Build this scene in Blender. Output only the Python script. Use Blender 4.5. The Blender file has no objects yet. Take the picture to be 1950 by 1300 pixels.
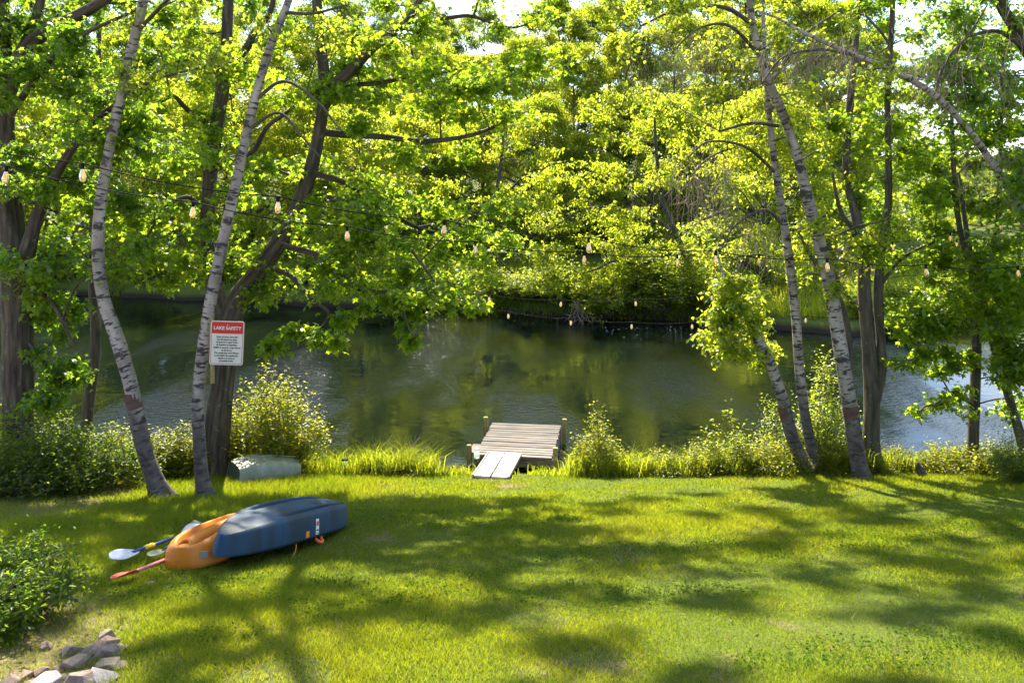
import bpy, bmesh, math, random
import numpy as np
from mathutils import Vector, Matrix, Euler

# ------------------------------------------------------------------ camera
SC = bpy.context.scene
COL = SC.collection
FPX = 1530.0          # focal length in pixels of the 1950 px wide photograph
CAMZ = 5.55           # camera height over the pond surface
HOR = 340.0           # horizon row in the photograph
cam_d = bpy.data.cameras.new('camera')
cam = bpy.data.objects.new('camera', cam_d)
COL.objects.link(cam)
cam.location = (0, 0, CAMZ)
cam.rotation_euler = (math.radians(90), 0, 0)
cam_d.sensor_width = 36.0
cam_d.lens = 36.0 * FPX / 1950.0
cam_d.shift_y = (HOR - 650.0) / 1950.0
cam_d.clip_end = 2000
SC.camera = cam

# ------------------------------------------------------------------ light
SUN_EL = math.radians(45)
SUN_AZ = math.radians(-12)      # from +Y (away from the camera) towards -X
sd = Vector((math.sin(SUN_AZ) * math.cos(SUN_EL), math.cos(SUN_AZ) * math.cos(SUN_EL), math.sin(SUN_EL)))
sun_l = bpy.data.lights.new('sun', 'SUN')
sun_l.energy = 5.0
sun_l.angle = math.radians(0.8)
sun_l.color = (1.0, 0.90, 0.72)
sun = bpy.data.objects.new('sun', sun_l)
COL.objects.link(sun)
sun.rotation_euler = sd.to_track_quat('Z', 'Y').to_euler()

W = bpy.data.worlds.new('World')
SC.world = W
W.use_nodes = True
wt = W.node_tree
for n in list(wt.nodes):
    wt.nodes.remove(n)
w_out = wt.nodes.new('ShaderNodeOutputWorld')
w_bg = wt.nodes.new('ShaderNodeBackground')
w_sky = wt.nodes.new('ShaderNodeTexSky')
w_sky.sky_type = 'NISHITA'
w_sky.sun_disc = False
w_sky.sun_elevation = SUN_EL
w_sky.sun_rotation = SUN_AZ
w_sky.air_density = 1.0
w_sky.dust_density = 0.5
w_sky.ozone_density = 2.2
w_tc = wt.nodes.new('ShaderNodeTexCoord')
w_map = wt.nodes.new('ShaderNodeMapping')
w_map.inputs['Scale'].default_value = (1, 1, 2.6)
w_nz = wt.nodes.new('ShaderNodeTexNoise')
w_nz.inputs['Scale'].default_value = 3.2
w_nz.inputs['Detail'].default_value = 8
w_nz.inputs['Roughness'].default_value = 0.6
w_cr = wt.nodes.new('ShaderNodeValToRGB')
w_cr.color_ramp.elements[0].position = 0.52
w_cr.color_ramp.elements[1].position = 0.74
w_mix = wt.nodes.new('ShaderNodeMix')
w_mix.data_type = 'RGBA'
w_mix.inputs['B'].default_value = (11.0, 11.2, 11.8, 1)     # thin bright cloud
wt.links.new(w_tc.outputs['Generated'], w_map.inputs['Vector'])
wt.links.new(w_map.outputs['Vector'], w_nz.inputs['Vector'])
wt.links.new(w_nz.outputs['Fac'], w_cr.inputs['Fac'])
wt.links.new(w_cr.outputs['Color'], w_mix.inputs['Factor'])
wt.links.new(w_sky.outputs['Color'], w_mix.inputs['A'])
wt.links.new(w_mix.outputs['Result'], w_bg.inputs['Color'])
w_bg.inputs['Strength'].default_value = 0.10
wt.links.new(w_bg.outputs['Background'], w_out.inputs['Surface'])

SC.view_settings.view_transform = 'Standard'
SC.view_settings.look = 'None'
SC.view_settings.gamma = 1.0
SC.view_settings.exposure = 1.95
SC.render.engine = 'CYCLES'
SC.cycles.max_bounces = 7
SC.cycles.diffuse_bounces = 3
SC.cycles.glossy_bounces = 2
SC.cycles.transmission_bounces = 6
SC.cycles.use_adaptive_sampling = True
SC.cycles.adaptive_threshold = 0.02
SC.cycles.transparent_max_bounces = 6
SC.cycles.use_denoising = True
SC.cycles.sample_clamp_indirect = 6.0
SC.cycles.sample_clamp_direct = 8.0

RNG = np.random.default_rng(7)
random.seed(7)


# ------------------------------------------------------------------ helpers
def at(px, py, Y):
    """world point that the photograph shows at pixel px, py when it stands Y metres away"""
    return np.array(((px - 975.0) * Y / FPX, Y, CAMZ - (py - HOR) * Y / FPX))


def tag(o, label, cat=None, group=None, kind=None):
    o['label'] = label
    if cat:
        o['category'] = cat
    if group:
        o['group'] = group
    if kind:
        o['kind'] = kind
    return o


def empty(name, loc=(0, 0, 0), rz=0.0):
    o = bpy.data.objects.new(name, None)
    o.empty_display_size = 0.2
    COL.objects.link(o)
    o.location = loc
    o.rotation_euler = (0, 0, rz)
    return o


def link_mesh(name, me, mat=None, parent=None):
    o = bpy.data.objects.new(name, me)
    COL.objects.link(o)
    if mat is not None and len(me.materials) == 0:
        me.materials.append(mat)
    if parent is not None:
        o.parent = parent
        # children of empties placed with a translation keep world-space vertices
        if parent.type == 'EMPTY' and parent.get('_world'):
            o.matrix_parent_inverse = parent_inv(parent)
    return o


def parent_inv(p):
    m = Matrix.Translation(p.location) @ p.rotation_euler.to_matrix().to_4x4()
    return m.inverted()


def wempty(name, loc):
    """an Empty at a thing's base whose parts are modelled in world coordinates"""
    o = empty(name, loc)
    o['_world'] = 1
    return o


class Acc:
    """collects faces and makes one mesh out of them"""

    def __init__(self):
        self.v, self.f3, self.f4, self.n = [], [], [], 0
        self.att = {}

    def add(self, v, f3=None, f4=None, **att):
        v = np.asarray(v, dtype=np.float32)
        self.v.append(v)
        if f3 is not None and len(f3):
            self.f3.append(np.asarray(f3, dtype=np.int32) + self.n)
        if f4 is not None and len(f4):
            self.f4.append(np.asarray(f4, dtype=np.int32) + self.n)
        for k, a in att.items():
            self.att.setdefault(k, []).append(np.asarray(a, dtype=np.float32))
        self.n += len(v)

    def mesh(self, name, smooth=False):
        me = bpy.data.meshes.new(name)
        v = np.concatenate(self.v) if self.v else np.zeros((0, 3), np.float32)
        f3 = np.concatenate(self.f3) if self.f3 else np.zeros((0, 3), np.int32)
        f4 = np.concatenate(self.f4) if self.f4 else np.zeros((0, 4), np.int32)
        me.vertices.add(len(v))
        me.vertices.foreach_set('co', v.ravel())
        nl = f3.size + f4.size
        me.loops.add(nl)
        me.loops.foreach_set('vertex_index', np.concatenate([f3.ravel(), f4.ravel()]).astype(np.int32))
        npoly = len(f3) + len(f4)
        me.polygons.add(npoly)
        tot = np.concatenate([np.full(len(f3), 3), np.full(len(f4), 4)]).astype(np.int32)
        st = np.concatenate([[0], np.cumsum(tot)[:-1]]).astype(np.int32) if npoly else np.zeros(0, np.int32)
        me.polygons.foreach_set('loop_start', st)
        me.polygons.foreach_set('loop_total', tot)
        if smooth and npoly:
            me.polygons.foreach_set('use_smooth', np.ones(npoly, dtype=bool))
        for k, lst in self.att.items():
            a = np.concatenate(lst)
            if a.ndim == 2:
                at_ = me.attributes.new(k, 'FLOAT_VECTOR', 'POINT')
                at_.data.foreach_set('vector', a.ravel())
            else:
                at_ = me.attributes.new(k, 'FLOAT', 'POINT')
                at_.data.foreach_set('value', a)
        me.update(calc_edges=True)
        return me


def catmull(P, n=8):
    P = np.asarray(P, float)
    if len(P) < 3:
        t = np.linspace(0, 1, n + 1)[:, None]
        return P[0] * (1 - t) + P[-1] * t
    Q = np.vstack([2 * P[0] - P[1], P, 2 * P[-1] - P[-2]])
    out = []
    for i in range(1, len(Q) - 2):
        p0, p1, p2, p3 = Q[i - 1], Q[i], Q[i + 1], Q[i + 2]
        for t in np.linspace(0, 1, n, endpoint=False):
            out.append(0.5 * ((2 * p1) + (-p0 + p2) * t + (2 * p0 - 5 * p1 + 4 * p2 - p3) * t * t
                              + (-p0 + 3 * p1 - 3 * p2 + p3) * t ** 3))
    out.append(P[-1])
    return np.array(out)


def tube(acc, P, R, seg=8, jitter=0.0, cap=False, flare=0.0):
    """tapered tube along P; keeps a seamless bark coordinate"""
    P = np.asarray(P, float)
    R = np.asarray(R, float)
    n = len(P)
    T = np.gradient(P, axis=0)
    T /= np.linalg.norm(T, axis=1)[:, None] + 1e-9
    ref = np.array((1.0, 0, 0)) if abs(T[0][0]) < 0.9 else np.array((0, 1.0, 0))
    u = ref - T[0] * np.dot(ref, T[0])
    u /= np.linalg.norm(u)
    ln = np.concatenate([[0], np.cumsum(np.linalg.norm(np.diff(P, axis=0), axis=1))])
    a = np.linspace(0, 2 * math.pi, seg, endpoint=False)
    V, B = [], []
    ph = RNG.random(3) * 6.28
    for i in range(n):
        u = u - T[i] * np.dot(u, T[i])
        u /= np.linalg.norm(u) + 1e-9
        w = np.cross(T[i], u)
        r = R[i] * (1 + jitter * (np.sin(a * 2 + ph[0] + ln[i] * 1.7) * 0.6 + np.sin(a * 3 + ph[1] - ln[i] * 2.9) * 0.5
                                  + 0.4 * math.sin(ln[i] * 5 + ph[2])))
        if flare:
            r = r * (1 + flare * math.exp(-ln[i] / 0.16) * (0.75 + 0.5 * np.sin(a * 4 + ph[0])))
        V.append(P[i] + np.outer(np.cos(a) * r, u) + np.outer(np.sin(a) * r, w))
        B.append(np.stack([np.cos(a) * R[i], np.sin(a) * R[i], np.full(seg, ln[i])], 1))
    V = np.concatenate(V)
    B = np.concatenate(B)
    i = np.arange(n - 1)[:, None] * seg
    j = np.arange(seg)[None, :]
    k = (j + 1) % seg
    F = np.stack([i + j, i + k, i + seg + k, i + seg + j], -1).reshape(-1, 4)
    f3 = []
    if cap:
        V = np.vstack([V, P[-1] + T[-1] * R[-1] * 0.3, P[0]])
        B = np.vstack([B, (0, 0, ln[-1]), (0, 0, 0)])
        b = (n - 1) * seg
        f3 = [(b + q, b + (q + 1) % seg, n * seg) for q in range(seg)]
        f3 += [((q + 1) % seg, q, n * seg + 1) for q in range(seg)]
    acc.add(V, f3=f3 if f3 else None, f4=F, bark=B)


def twigs(acc, S, M, E, r0, r1):
    """many thin three-sided twigs at once: start, middle, end"""
    S, M, E = (np.asarray(x, float) for x in (S, M, E))
    n = len(S)
    if n == 0:
        return
    d = E - S
    d /= np.linalg.norm(d, axis=1)[:, None] + 1e-9
    ref = np.where(np.abs(d[:, 2:3]) < 0.9, np.array([[0, 0, 1.0]]), np.array([[1.0, 0, 0]]))
    u = np.cross(d, ref)
    u /= np.linalg.norm(u, axis=1)[:, None] + 1e-9
    w = np.cross(d, u)
    r0 = np.broadcast_to(np.asarray(r0, float), (n,))
    r1 = np.broadcast_to(np.asarray(r1, float), (n,))
    rings = []
    for C, r in ((S, r0), (M, (r0 + r1) * 0.5), (E, r1)):
        for q in range(3):
            a = q * 2.0944
            rings.append(C + (math.cos(a) * u + math.sin(a) * w) * r[:, None])
    V = np.stack(rings, 1).reshape(-1, 3)
    f = []
    for s in range(2):
        for q in range(3):
            k = (q + 1) % 3
            f.append((s * 3 + q, s * 3 + k, s * 3 + 3 + k, s * 3 + 3 + q))
    F = (np.arange(n)[:, None, None] * 9 + np.array(f)[None]).reshape(-1, 4)
    acc.add(V, f4=F, bark=V * 1.0)


LEAF = {
    'maple': (np.array([(0, .36, .03), (0, 0, 0), (-.34, -.06, -.08), (-.22, .2, 0), (-.56, .45, -.13), (-.2, .52, 0),
                        (0, 1, -.2), (.2, .52, 0), (.56, .45, -.13), (.22, .2, 0), (.34, -.06, -.08)]),
              np.array([(0, i, i + 1) for i in range(1, 10)] + [(0, 10, 1)])),
    'ovate': (np.array([(0, 0, 0), (.27, .42, .07), (0, 1, -.1), (-.27, .42, .07)]),
              np.array([(0, 1, 2), (0, 2, 3)])),
    'small': (np.array([(0, 0, 0), (.36, .45, .09), (0, 1, -.06), (-.36, .45, .09)]),
              np.array([(0, 1, 2), (0, 2, 3)])),
}


def leaves(acc, P, size, kind='maple', droop=(0.2, 1.1), rng=RNG, hue=None, updir=False):
    P = np.asarray(P, float)
    n = len(P)
    if n == 0:
        return
    tv, tf = LEAF[kind]
    az = rng.random(n) * 2 * math.pi
    pit = -(droop[0] + (droop[1] - droop[0]) * rng.random(n))
    rol = rng.normal(0, 0.45, n)
    f = np.stack([np.cos(az) * np.cos(pit), np.sin(az) * np.cos(pit), np.sin(pit)], 1)
    s = np.stack([-np.sin(az), np.cos(az), np.zeros(n)], 1)
    nn = np.cross(s, f) * -1.0
    s2 = s * np.cos(rol)[:, None] + nn * np.sin(rol)[:, None]
    n2 = np.cross(f, s2)
    n2 *= np.where(n2[:, 2:3] < 0, -1, 1)
    sz = (size[0] + (size[1] - size[0]) * rng.random(n))[:, None, None]
    V = P[:, None, :] + sz * (tv[None, :, 0:1] * s2[:, None, :] + tv[None, :, 1:2] * f[:, None, :]
                              + tv[None, :, 2:3] * n2[:, None, :])
    F = (np.arange(n)[:, None, None] * len(tv) + tf[None]).reshape(-1, 3)
    h = rng.random(n) if hue is None else np.clip(hue + rng.normal(0, .18, n), 0, 1)
    acc.add(V.reshape(-1, 3), f3=F, lv=np.repeat(h, len(tv)))


def sines(X, Y, seed, freqs):
    r = np.random.default_rng(seed)
    out = 0
    for f, a in freqs:
        for _ in range(3):
            th = r.random() * 6.28
            out = out + a * np.sin(f * (X * math.cos(th) + Y * math.sin(th)) + r.random() * 6.28) / 1.7
    return out


FB_X = [-120, -60, -40, -17.6, -5, .5, 7, 12, 15.5, 19, 24, 30, 60, 120]
FB_Y = [70, 50, 42, 37.2, 34.6, 32.2, 30.8, 28.8, 29.6, 31.5, 37, 48, 70, 90]
NB_X = [-60, -14, -9, -6, -3, 0, 5, 9, 14, 60]
NB_Y = [15.5, 15.0, 15.0, 14.6, 14.35, 14.25, 14.45, 14.6, 14.6, 13]


def ground_z(X, Y):
    X = np.asarray(X, float)
    Y = np.asarray(Y, float)
    nb = np.interp(X, NB_X, NB_Y) + sines(X, Y * 0, 3, [(1.3, .06), (3.1, .04)])
    fb = np.interp(X, FB_X, FB_Y) + sines(X, Y * 0, 4, [(.35, .4), (.9, .3), (2.3, .2)])
    lawn = 1.9 - 0.236 * (np.clip(Y, 2, None) - 7.5) + sines(X, Y, 5, [(.5, .02), (1.6, .012)])
    lawn = np.where(Y < 2, 3.198 - .02 * (Y - 2) , lawn)
    lawn = lawn + 0.004 * np.clip(np.abs(X) - 9, 0, None) ** 1.5
    t = np.clip((Y - nb) / 0.7, 0, 1)
    lip = np.maximum(lawn, 0.28)
    near = lip * (1 - t * t * (3 - 2 * t)) + (-0.7) * t * t * (3 - 2 * t)
    d = Y - fb
    t2 = np.clip((d + 0.5) / 1.2, 0, 1)
    t2 = t2 * t2 * (3 - 2 * t2)
    far_h = 0.55 + 0.055 * np.clip(d, 0, 30) + 0.16 * np.clip(d - 18, 0, 40) + 0.03 * np.clip(d - 58, 0, 400) \
        + sines(X, Y, 6, [(.12, .25), (.6, .08)])
    far = -0.7 * (1 - t2) + far_h * t2
    return np.where(Y < nb + 0.7, near, far)


LIT_Y = [2, 4, 5, 6, 7, 8, 9, 10, 11, 12, 13, 14]
LIT_X = [-2.0, -2.25, -2.45, -3.1, -3.75, -4.7, -5.6, -5.9, -5.6, -5.5, -6.2, -8]


def litter(X, Y):
    """how far a ground point lies in the thin, leaf-strewn strip at the left (0 to 1)"""
    X = np.asarray(X, float)
    Y = np.asarray(Y, float)
    xb = np.interp(Y, LIT_Y, LIT_X) + sines(X, Y, 51, [(1.1, .25), (2.9, .22), (7, .12)])
    return np.clip((xb - X) / .55 + .3, 0, 1) * (Y < 15)


def gz(x, y):
    return float(ground_z(np.array([x]), np.array([y]))[0])


# ------------------------------------------------------------------ materials
def new_mat(name):
    m = bpy.data.materials.new(name)
    m.use_nodes = True
    nt = m.node_tree
    for n in list(nt.nodes):
        nt.nodes.remove(n)
    out = nt.nodes.new('ShaderNodeOutputMaterial')
    return m, nt, out


def nd(nt, typ, **kw):
    n = nt.nodes.new(typ)
    for k, v in kw.items():
        if k in n.inputs.keys():
            n.inputs[k].default_value = v
        else:
            setattr(n, k, v)
    return n


def ramp(nt, src, stops):
    r = nt.nodes.new('ShaderNodeValToRGB')
    e = r.color_ramp.elements
    while len(e) < len(stops):
        e.new(0.5)
    for q, (p, c) in enumerate(stops):
        e[q].position = p
        e[q].color = (c[0], c[1], c[2], 1)
    nt.links.new(src, r.inputs['Fac'])
    return r


def mixc(nt, fac, a, b, blend='MIX'):
    m = nt.nodes.new('ShaderNodeMix')
    m.data_type = 'RGBA'
    m.blend_type = blend
    for sock, v in (('Factor', fac), ('A', a), ('B', b)):
        if isinstance(v, bpy.types.NodeSocket):
            nt.links.new(v, m.inputs[sock])
        elif sock == 'Factor':
            m.inputs[sock].default_value = v
        else:
            m.inputs[sock].default_value = (v[0], v[1], v[2], 1)
    return m.outputs['Result']


def plain(name, col, rough=0.6, metal=0.0, var=0.12, scale=8.0, bump=0.0, bscale=40, spec=0.5):
    m, nt, out = new_mat(name)
    b = nd(nt, 'ShaderNodeBsdfPrincipled')
    tc = nd(nt, 'ShaderNodeTexCoord')
    nz = nd(nt, 'ShaderNodeTexNoise', Scale=scale, Detail=6)
    nt.links.new(tc.outputs['Object'], nz.inputs['Vector'])
    lo = [c * (1 - var) for c in col]
    hi = [min(1, c * (1 + var)) for c in col]
    r = ramp(nt, nz.outputs['Fac'], [(.3, lo), (.7, hi)])
    nt.links.new(r.outputs['Color'], b.inputs['Base Color'])
    b.inputs['Roughness'].default_value = rough
    b.inputs['Metallic'].default_value = metal
    b.inputs['Specular IOR Level'].default_value = spec
    if bump:
        n2 = nd(nt, 'ShaderNodeTexNoise', Scale=bscale, Detail=8)
        nt.links.new(tc.outputs['Object'], n2.inputs['Vector'])
        bp = nd(nt, 'ShaderNodeBump', Strength=bump, Distance=0.02)
        nt.links.new(n2.outputs['Fac'], bp.inputs['Height'])
        nt.links.new(bp.outputs['Normal'], b.inputs['Normal'])
    nt.links.new(b.outputs['BSDF'], out.inputs['Surface'])
    return m


def leaf_mat(name, top, trans, tmix=0.55, gloss=0.06, patch=0.0):
    """two-sided leaf: diffuse above, glowing yellow-green when the sun is behind it"""
    m, nt, out = new_mat(name)
    a = nd(nt, 'ShaderNodeAttribute', attribute_name='lv')
    c1 = ramp(nt, a.outputs['Fac'], [(0, [c * .62 for c in top]), (.5, top), (1, [top[0] * 1.55, top[1] * 1.3, top[2] * 1.1])])
    c2 = ramp(nt, a.outputs['Fac'], [(0, [trans[0] * .66, trans[1] * .82, trans[2]]), (.5, trans),
                                     (1, [min(.9, trans[0] * 1.35), min(.9, trans[1] * 1.12), trans[2] * 1.2])])
    d = nd(nt, 'ShaderNodeBsdfDiffuse')
    t = nd(nt, 'ShaderNodeBsdfTranslucent')
    nt.links.new(c1.outputs['Color'], d.inputs['Color'])
    nt.links.new(c2.outputs['Color'], t.inputs['Color'])
    mx = nd(nt, 'ShaderNodeMixShader')
    mx.inputs[0].default_value = tmix
    nt.links.new(d.outputs[0], mx.inputs[1])
    nt.links.new(t.outputs[0], mx.inputs[2])
    g = nd(nt, 'ShaderNodeBsdfGlossy', Roughness=0.38)
    g.inputs['Color'].default_value = (.9, .95, .9, 1)
    m2 = nd(nt, 'ShaderNodeMixShader')
    m2.inputs[0].default_value = gloss
    nt.links.new(mx.outputs[0], m2.inputs[1])
    nt.links.new(g.outputs[0], m2.inputs[2])
    nt.links.new(m2.outputs[0], out.inputs['Surface'])
    return m


M = {}
M['maple_leaf'] = leaf_mat('maple_leaf', (.06, .115, .012), (.41, .58, .018), .64, .025)
M['maple_leaf_dark'] = leaf_mat('maple_leaf_dark', (.05, .105, .013), (.34, .54, .025), .6, .03)
M['birch_leaf'] = leaf_mat('birch_leaf', (.08, .12, .012), (.52, .62, .03), .66, .03)
M['far_leaf_bright'] = leaf_mat('far_leaf_bright', (.085, .12, .012), (.54, .64, .024), .66, .02)
M['far_leaf_mid'] = leaf_mat('far_leaf_mid', (.075, .115, .018), (.48, .58, .028), .64, .02)
M['far_leaf_dark'] = leaf_mat('far_leaf_dark', (.055, .09, .022), (.38, .50, .06), .6, .03)
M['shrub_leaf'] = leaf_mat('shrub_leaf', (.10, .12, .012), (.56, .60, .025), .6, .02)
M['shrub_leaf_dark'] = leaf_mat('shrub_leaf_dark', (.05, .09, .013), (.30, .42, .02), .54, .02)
M['ground_shrub_leaf'] = leaf_mat('ground_shrub_leaf', (.05, .10, .013), (.26, .40, .018), .54, .01)
M['grass_blade'] = leaf_mat('grass_blade', (.082, .117, .010), (.37, .44, .012), .52, .012)
M['tall_grass_blade'] = leaf_mat('tall_grass_blade', (.09, .12, .012), (.46, .54, .02), .58, .02)
M['clover_leaf'] = leaf_mat('clover_leaf', (.05, .105, .014), (.18, .28, .012), .45, 0.0)
M['dry_grass'] = leaf_mat('dry_grass', (.26, .20, .10), (.3, .24, .1), .4, .01)


def bark_mat(name, kind):
    m, nt, out = new_mat(name)
    b = nd(nt, 'ShaderNodeBsdfPrincipled')
    b.inputs['Roughness'].default_value = 0.85
    a = nd(nt, 'ShaderNodeAttribute', attribute_name='bark')

    def noise(sc, scale=1.0, detail=4):
        mp = nd(nt, 'ShaderNodeMapping')
        mp.inputs['Scale'].default_value = sc
        nt.links.new(a.outputs['Vector'], mp.inputs['Vector'])
        n = nd(nt, 'ShaderNodeTexNoise', Scale=scale, Detail=detail)
        nt.links.new(mp.outputs['Vector'], n.inputs['Vector'])
        return n.outputs['Fac']
    if kind == 'birch':
        tone = noise((5, 5, 2.0), 1, 5)
        base = ramp(nt, tone, [(.3, (.14, .108, .09)), (.5, (.28, .228, .195)), (.72, (.42, .355, .31))]).outputs['Color']
        lent = ramp(nt, noise((6, 6, 26), 1, 3), [(.56, (0, 0, 0)), (.62, (1, 1, 1))]).outputs['Color']
        blot = ramp(nt, noise((4.0, 4.0, 7), 1, 5), [(.57, (0, 0, 0)), (.64, (1, 1, 1))]).outputs['Color']
        fine = ramp(nt, noise((14, 14, 120), 1, 3), [(.62, (0, 0, 0)), (.72, (.5, .5, .5))]).outputs['Color']
        sp = nd(nt, 'ShaderNodeSeparateXYZ')
        nt.links.new(a.outputs['Vector'], sp.inputs[0])
        ad = nd(nt, 'ShaderNodeMath', operation='MULTIPLY_ADD')
        nt.links.new(noise((6, 6, 5), 1, 5), ad.inputs[0])
        ad.inputs[1].default_value = -1.9
        nt.links.new(sp.outputs['Z'], ad.inputs[2])
        low = ramp(nt, ad.outputs[0], [(0.0, (.8, .8, .8)), (.8, (0, 0, 0))]).outputs['Color']
        rough_bark = ramp(nt, noise((10, 10, 9), 1, 7), [(.35, (.02, .017, .015)), (.55, (.065, .053, .045)), (.75, (.16, .135, .115))]).outputs['Color']
        c = mixc(nt, fine, base, (.2, .16, .14))
        c = mixc(nt, low, c, rough_bark)
        c = mixc(nt, lent, c, (.035, .028, .025))
        c = mixc(nt, blot, c, (.04, .032, .028))
        hgt = noise((10, 10, 60), 1, 5)
        strength = .35
    else:
        tone = noise((16, 16, 2.2), 1, 7)
        lo, mid, hi = {'maple': ((.018, .012, .008), (.062, .044, .028), (.135, .105, .072)),
                       'smooth': ((.03, .023, .016), (.072, .056, .038), (.14, .113, .08)),
                       'far': ((.025, .02, .017), (.06, .05, .04), (.10, .085, .07))}[kind]
        c = ramp(nt, tone, [(.32, lo), (.52, mid), (.75, hi)]).outputs['Color']
        lich = ramp(nt, noise((9, 9, 7), 1, 6), [(.64, (0, 0, 0)), (.72, (.7, .7, .7))]).outputs['Color']
        c = mixc(nt, lich, c, (.16, .15, .11))
        moss = ramp(nt, noise((5, 5, 4), 1, 4), [(.58, (0, 0, 0)), (.7, (.7, .7, .7))]).outputs['Color']
        c = mixc(nt, moss, c, (.022, .02, .014))
        hgt = noise((22, 22, 3.0), 1, 8)
        strength = .9 if kind == 'maple' else .45
    bp = nd(nt, 'ShaderNodeBump', Strength=strength, Distance=0.03)
    nt.links.new(hgt, bp.inputs['Height'])
    nt.links.new(bp.outputs['Normal'], b.inputs['Normal'])
    nt.links.new(c, b.inputs['Base Color'])
    nt.links.new(b.outputs['BSDF'], out.inputs['Surface'])
    return m


M['birch_bark'] = bark_mat('birch_bark', 'birch')
M['maple_bark'] = bark_mat('maple_bark', 'maple')
M['smooth_bark'] = bark_mat('smooth_bark', 'smooth')
M['far_bark'] = bark_mat('far_bark', 'far')
M['twig'] = plain('twig', (.10, .075, .055), .8, var=.3)
M['dead_twig'] = plain('dead_twig', (.24, .17, .13), .8, var=.3, scale=2)
M['peeled_bark'] = plain('peeled_bark', (.10, .045, .032), .75, var=.35, scale=12, bump=.3)


# ground
def ground_mat():
    m, nt, out = new_mat('soil_and_turf')
    b = nd(nt, 'ShaderNodeBsdfPrincipled')
    b.inputs['Roughness'].default_value = 0.95
    b.inputs['Specular IOR Level'].default_value = 0.1
    tc = nd(nt, 'ShaderNodeTexCoord')
    n1 = nd(nt, 'ShaderNodeTexNoise', Scale=0.9, Detail=6, Roughness=.65)
    n2 = nd(nt, 'ShaderNodeTexNoise', Scale=26, Detail=6, Roughness=.7)
    for n in (n1, n2):
        nt.links.new(tc.outputs['Object'], n.inputs['Vector'])
    turf = ramp(nt, n2.outputs['Fac'], [(.3, (.045, .07, .012)), (.6, (.09, .115, .02)), (.75, (.15, .13, .05))]).outputs['Color']
    soil = ramp(nt, n2.outputs['Fac'], [(.3, (.09, .06, .04)), (.55, (.19, .14, .10)), (.75, (.32, .26, .2))]).outputs['Color']
    bare = ramp(nt, n1.outputs['Fac'], [(.60, (0, 0, 0)), (.70, (1, 1, 1))]).outputs['Color']
    c = mixc(nt, bare, turf, soil)
    sp = nd(nt, 'ShaderNodeSeparateXYZ')
    nt.links.new(tc.outputs['Object'], sp.inputs[0])
    mud = ramp(nt, sp.outputs['Z'], [(.12, (1, 1, 1)), (.3, (0, 0, 0))]).outputs['Color']
    c = mixc(nt, mud, c, (.03, .023, .017))
    la = nd(nt, 'ShaderNodeAttribute', attribute_name='litter')
    c = mixc(nt, la.outputs['Fac'], c, soil)
    nt.links.new(c, b.inputs['Base Color'])
    bp = nd(nt, 'ShaderNodeBump', Strength=.6, Distance=0.03)
    nt.links.new(n2.outputs['Fac'], bp.inputs['Height'])
    nt.links.new(bp.outputs['Normal'], b.inputs['Normal'])
    nt.links.new(b.outputs['BSDF'], out.inputs['Surface'])
    return m


def water_mat():
    m, nt, out = new_mat('pond_water')
    b = nd(nt, 'ShaderNodeBsdfPrincipled')
    b.inputs['Base Color'].default_value = (.002, .0045, .0045, 1)
    b.inputs['Roughness'].default_value = 0.04
    b.inputs['IOR'].default_value = 1.333
    tc = nd(nt, 'ShaderNodeTexCoord')

    def noise(sc, scale, detail, rough=.5):
        mp = nd(nt, 'ShaderNodeMapping')
        mp.inputs['Scale'].default_value = sc
        mp.inputs['Rotation'].default_value = (0, 0, .12)
        nt.links.new(tc.outputs['Object'], mp.inputs['Vector'])
        n = nd(nt, 'ShaderNodeTexNoise', Scale=scale, Detail=detail, Roughness=rough)
        nt.links.new(mp.outputs['Vector'], n.inputs['Vector'])
        return n.outputs['Fac']
    rip = noise((.75, 2.1, 1), 6.5, 3, .55)
    swell = noise((1, 1.6, 1), .8, 2)
    gust = ramp(nt, noise((1, .28, 1), .34, 3), [(.43, (.05, .05, .05)), (.60, (1, 1, 1))]).outputs['Color']
    mul = nd(nt, 'ShaderNodeMath', operation='MULTIPLY')
    nt.links.new(rip, mul.inputs[0])
    nt.links.new(gust, mul.inputs[1])
    ad = nd(nt, 'ShaderNodeMath', operation='MULTIPLY_ADD')
    nt.links.new(swell, ad.inputs[0])
    ad.inputs[1].default_value = .5
    nt.links.new(mul.outputs[0], ad.inputs[2])
    bp = nd(nt, 'ShaderNodeBump', Strength=1.0, Distance=0.028)
    nt.links.new(ad.outputs[0], bp.inputs['Height'])
    nt.links.new(bp.outputs['Normal'], b.inputs['Normal'])
    nt.links.new(b.outputs['BSDF'], out.inputs['Surface'])
    return m


M['ground'] = ground_mat()
M['water'] = water_mat()


def axis(pts):
    out = []
    for a, b, s in pts:
        out.append(np.arange(a, b, s))
    return np.concatenate(out)


gx = axis([(-400, -60, 20), (-60, -14, 1.0), (-14, 14, .2), (14, 60, 1.0), (60, 401, 20)])
gy = axis([(-60, 2, 4), (2, 16, .18), (16, 27, 1.0), (27, 66, .3), (66, 110, 3), (110, 620, 20)])
GX, GY = np.meshgrid(gx, gy)
GZ = ground_z(GX, GY)
nx, ny = len(gx), len(gy)
acc = Acc()
ii = np.arange(ny - 1)[:, None] * nx
jj = np.arange(nx - 1)[None, :]
acc.add(np.stack([GX.ravel(), GY.ravel(), GZ.ravel()], 1),
        f4=np.stack([ii + jj, ii + jj + 1, ii + nx + jj + 1, ii + nx + jj], -1).reshape(-1, 4), litter=litter(GX, GY).ravel() * .85)
o = link_mesh('ground', acc.mesh('ground', True), M['ground'])
tag(o, 'sloping lawn ground and wooded banks around the pond', 'ground', kind='structure')

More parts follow.
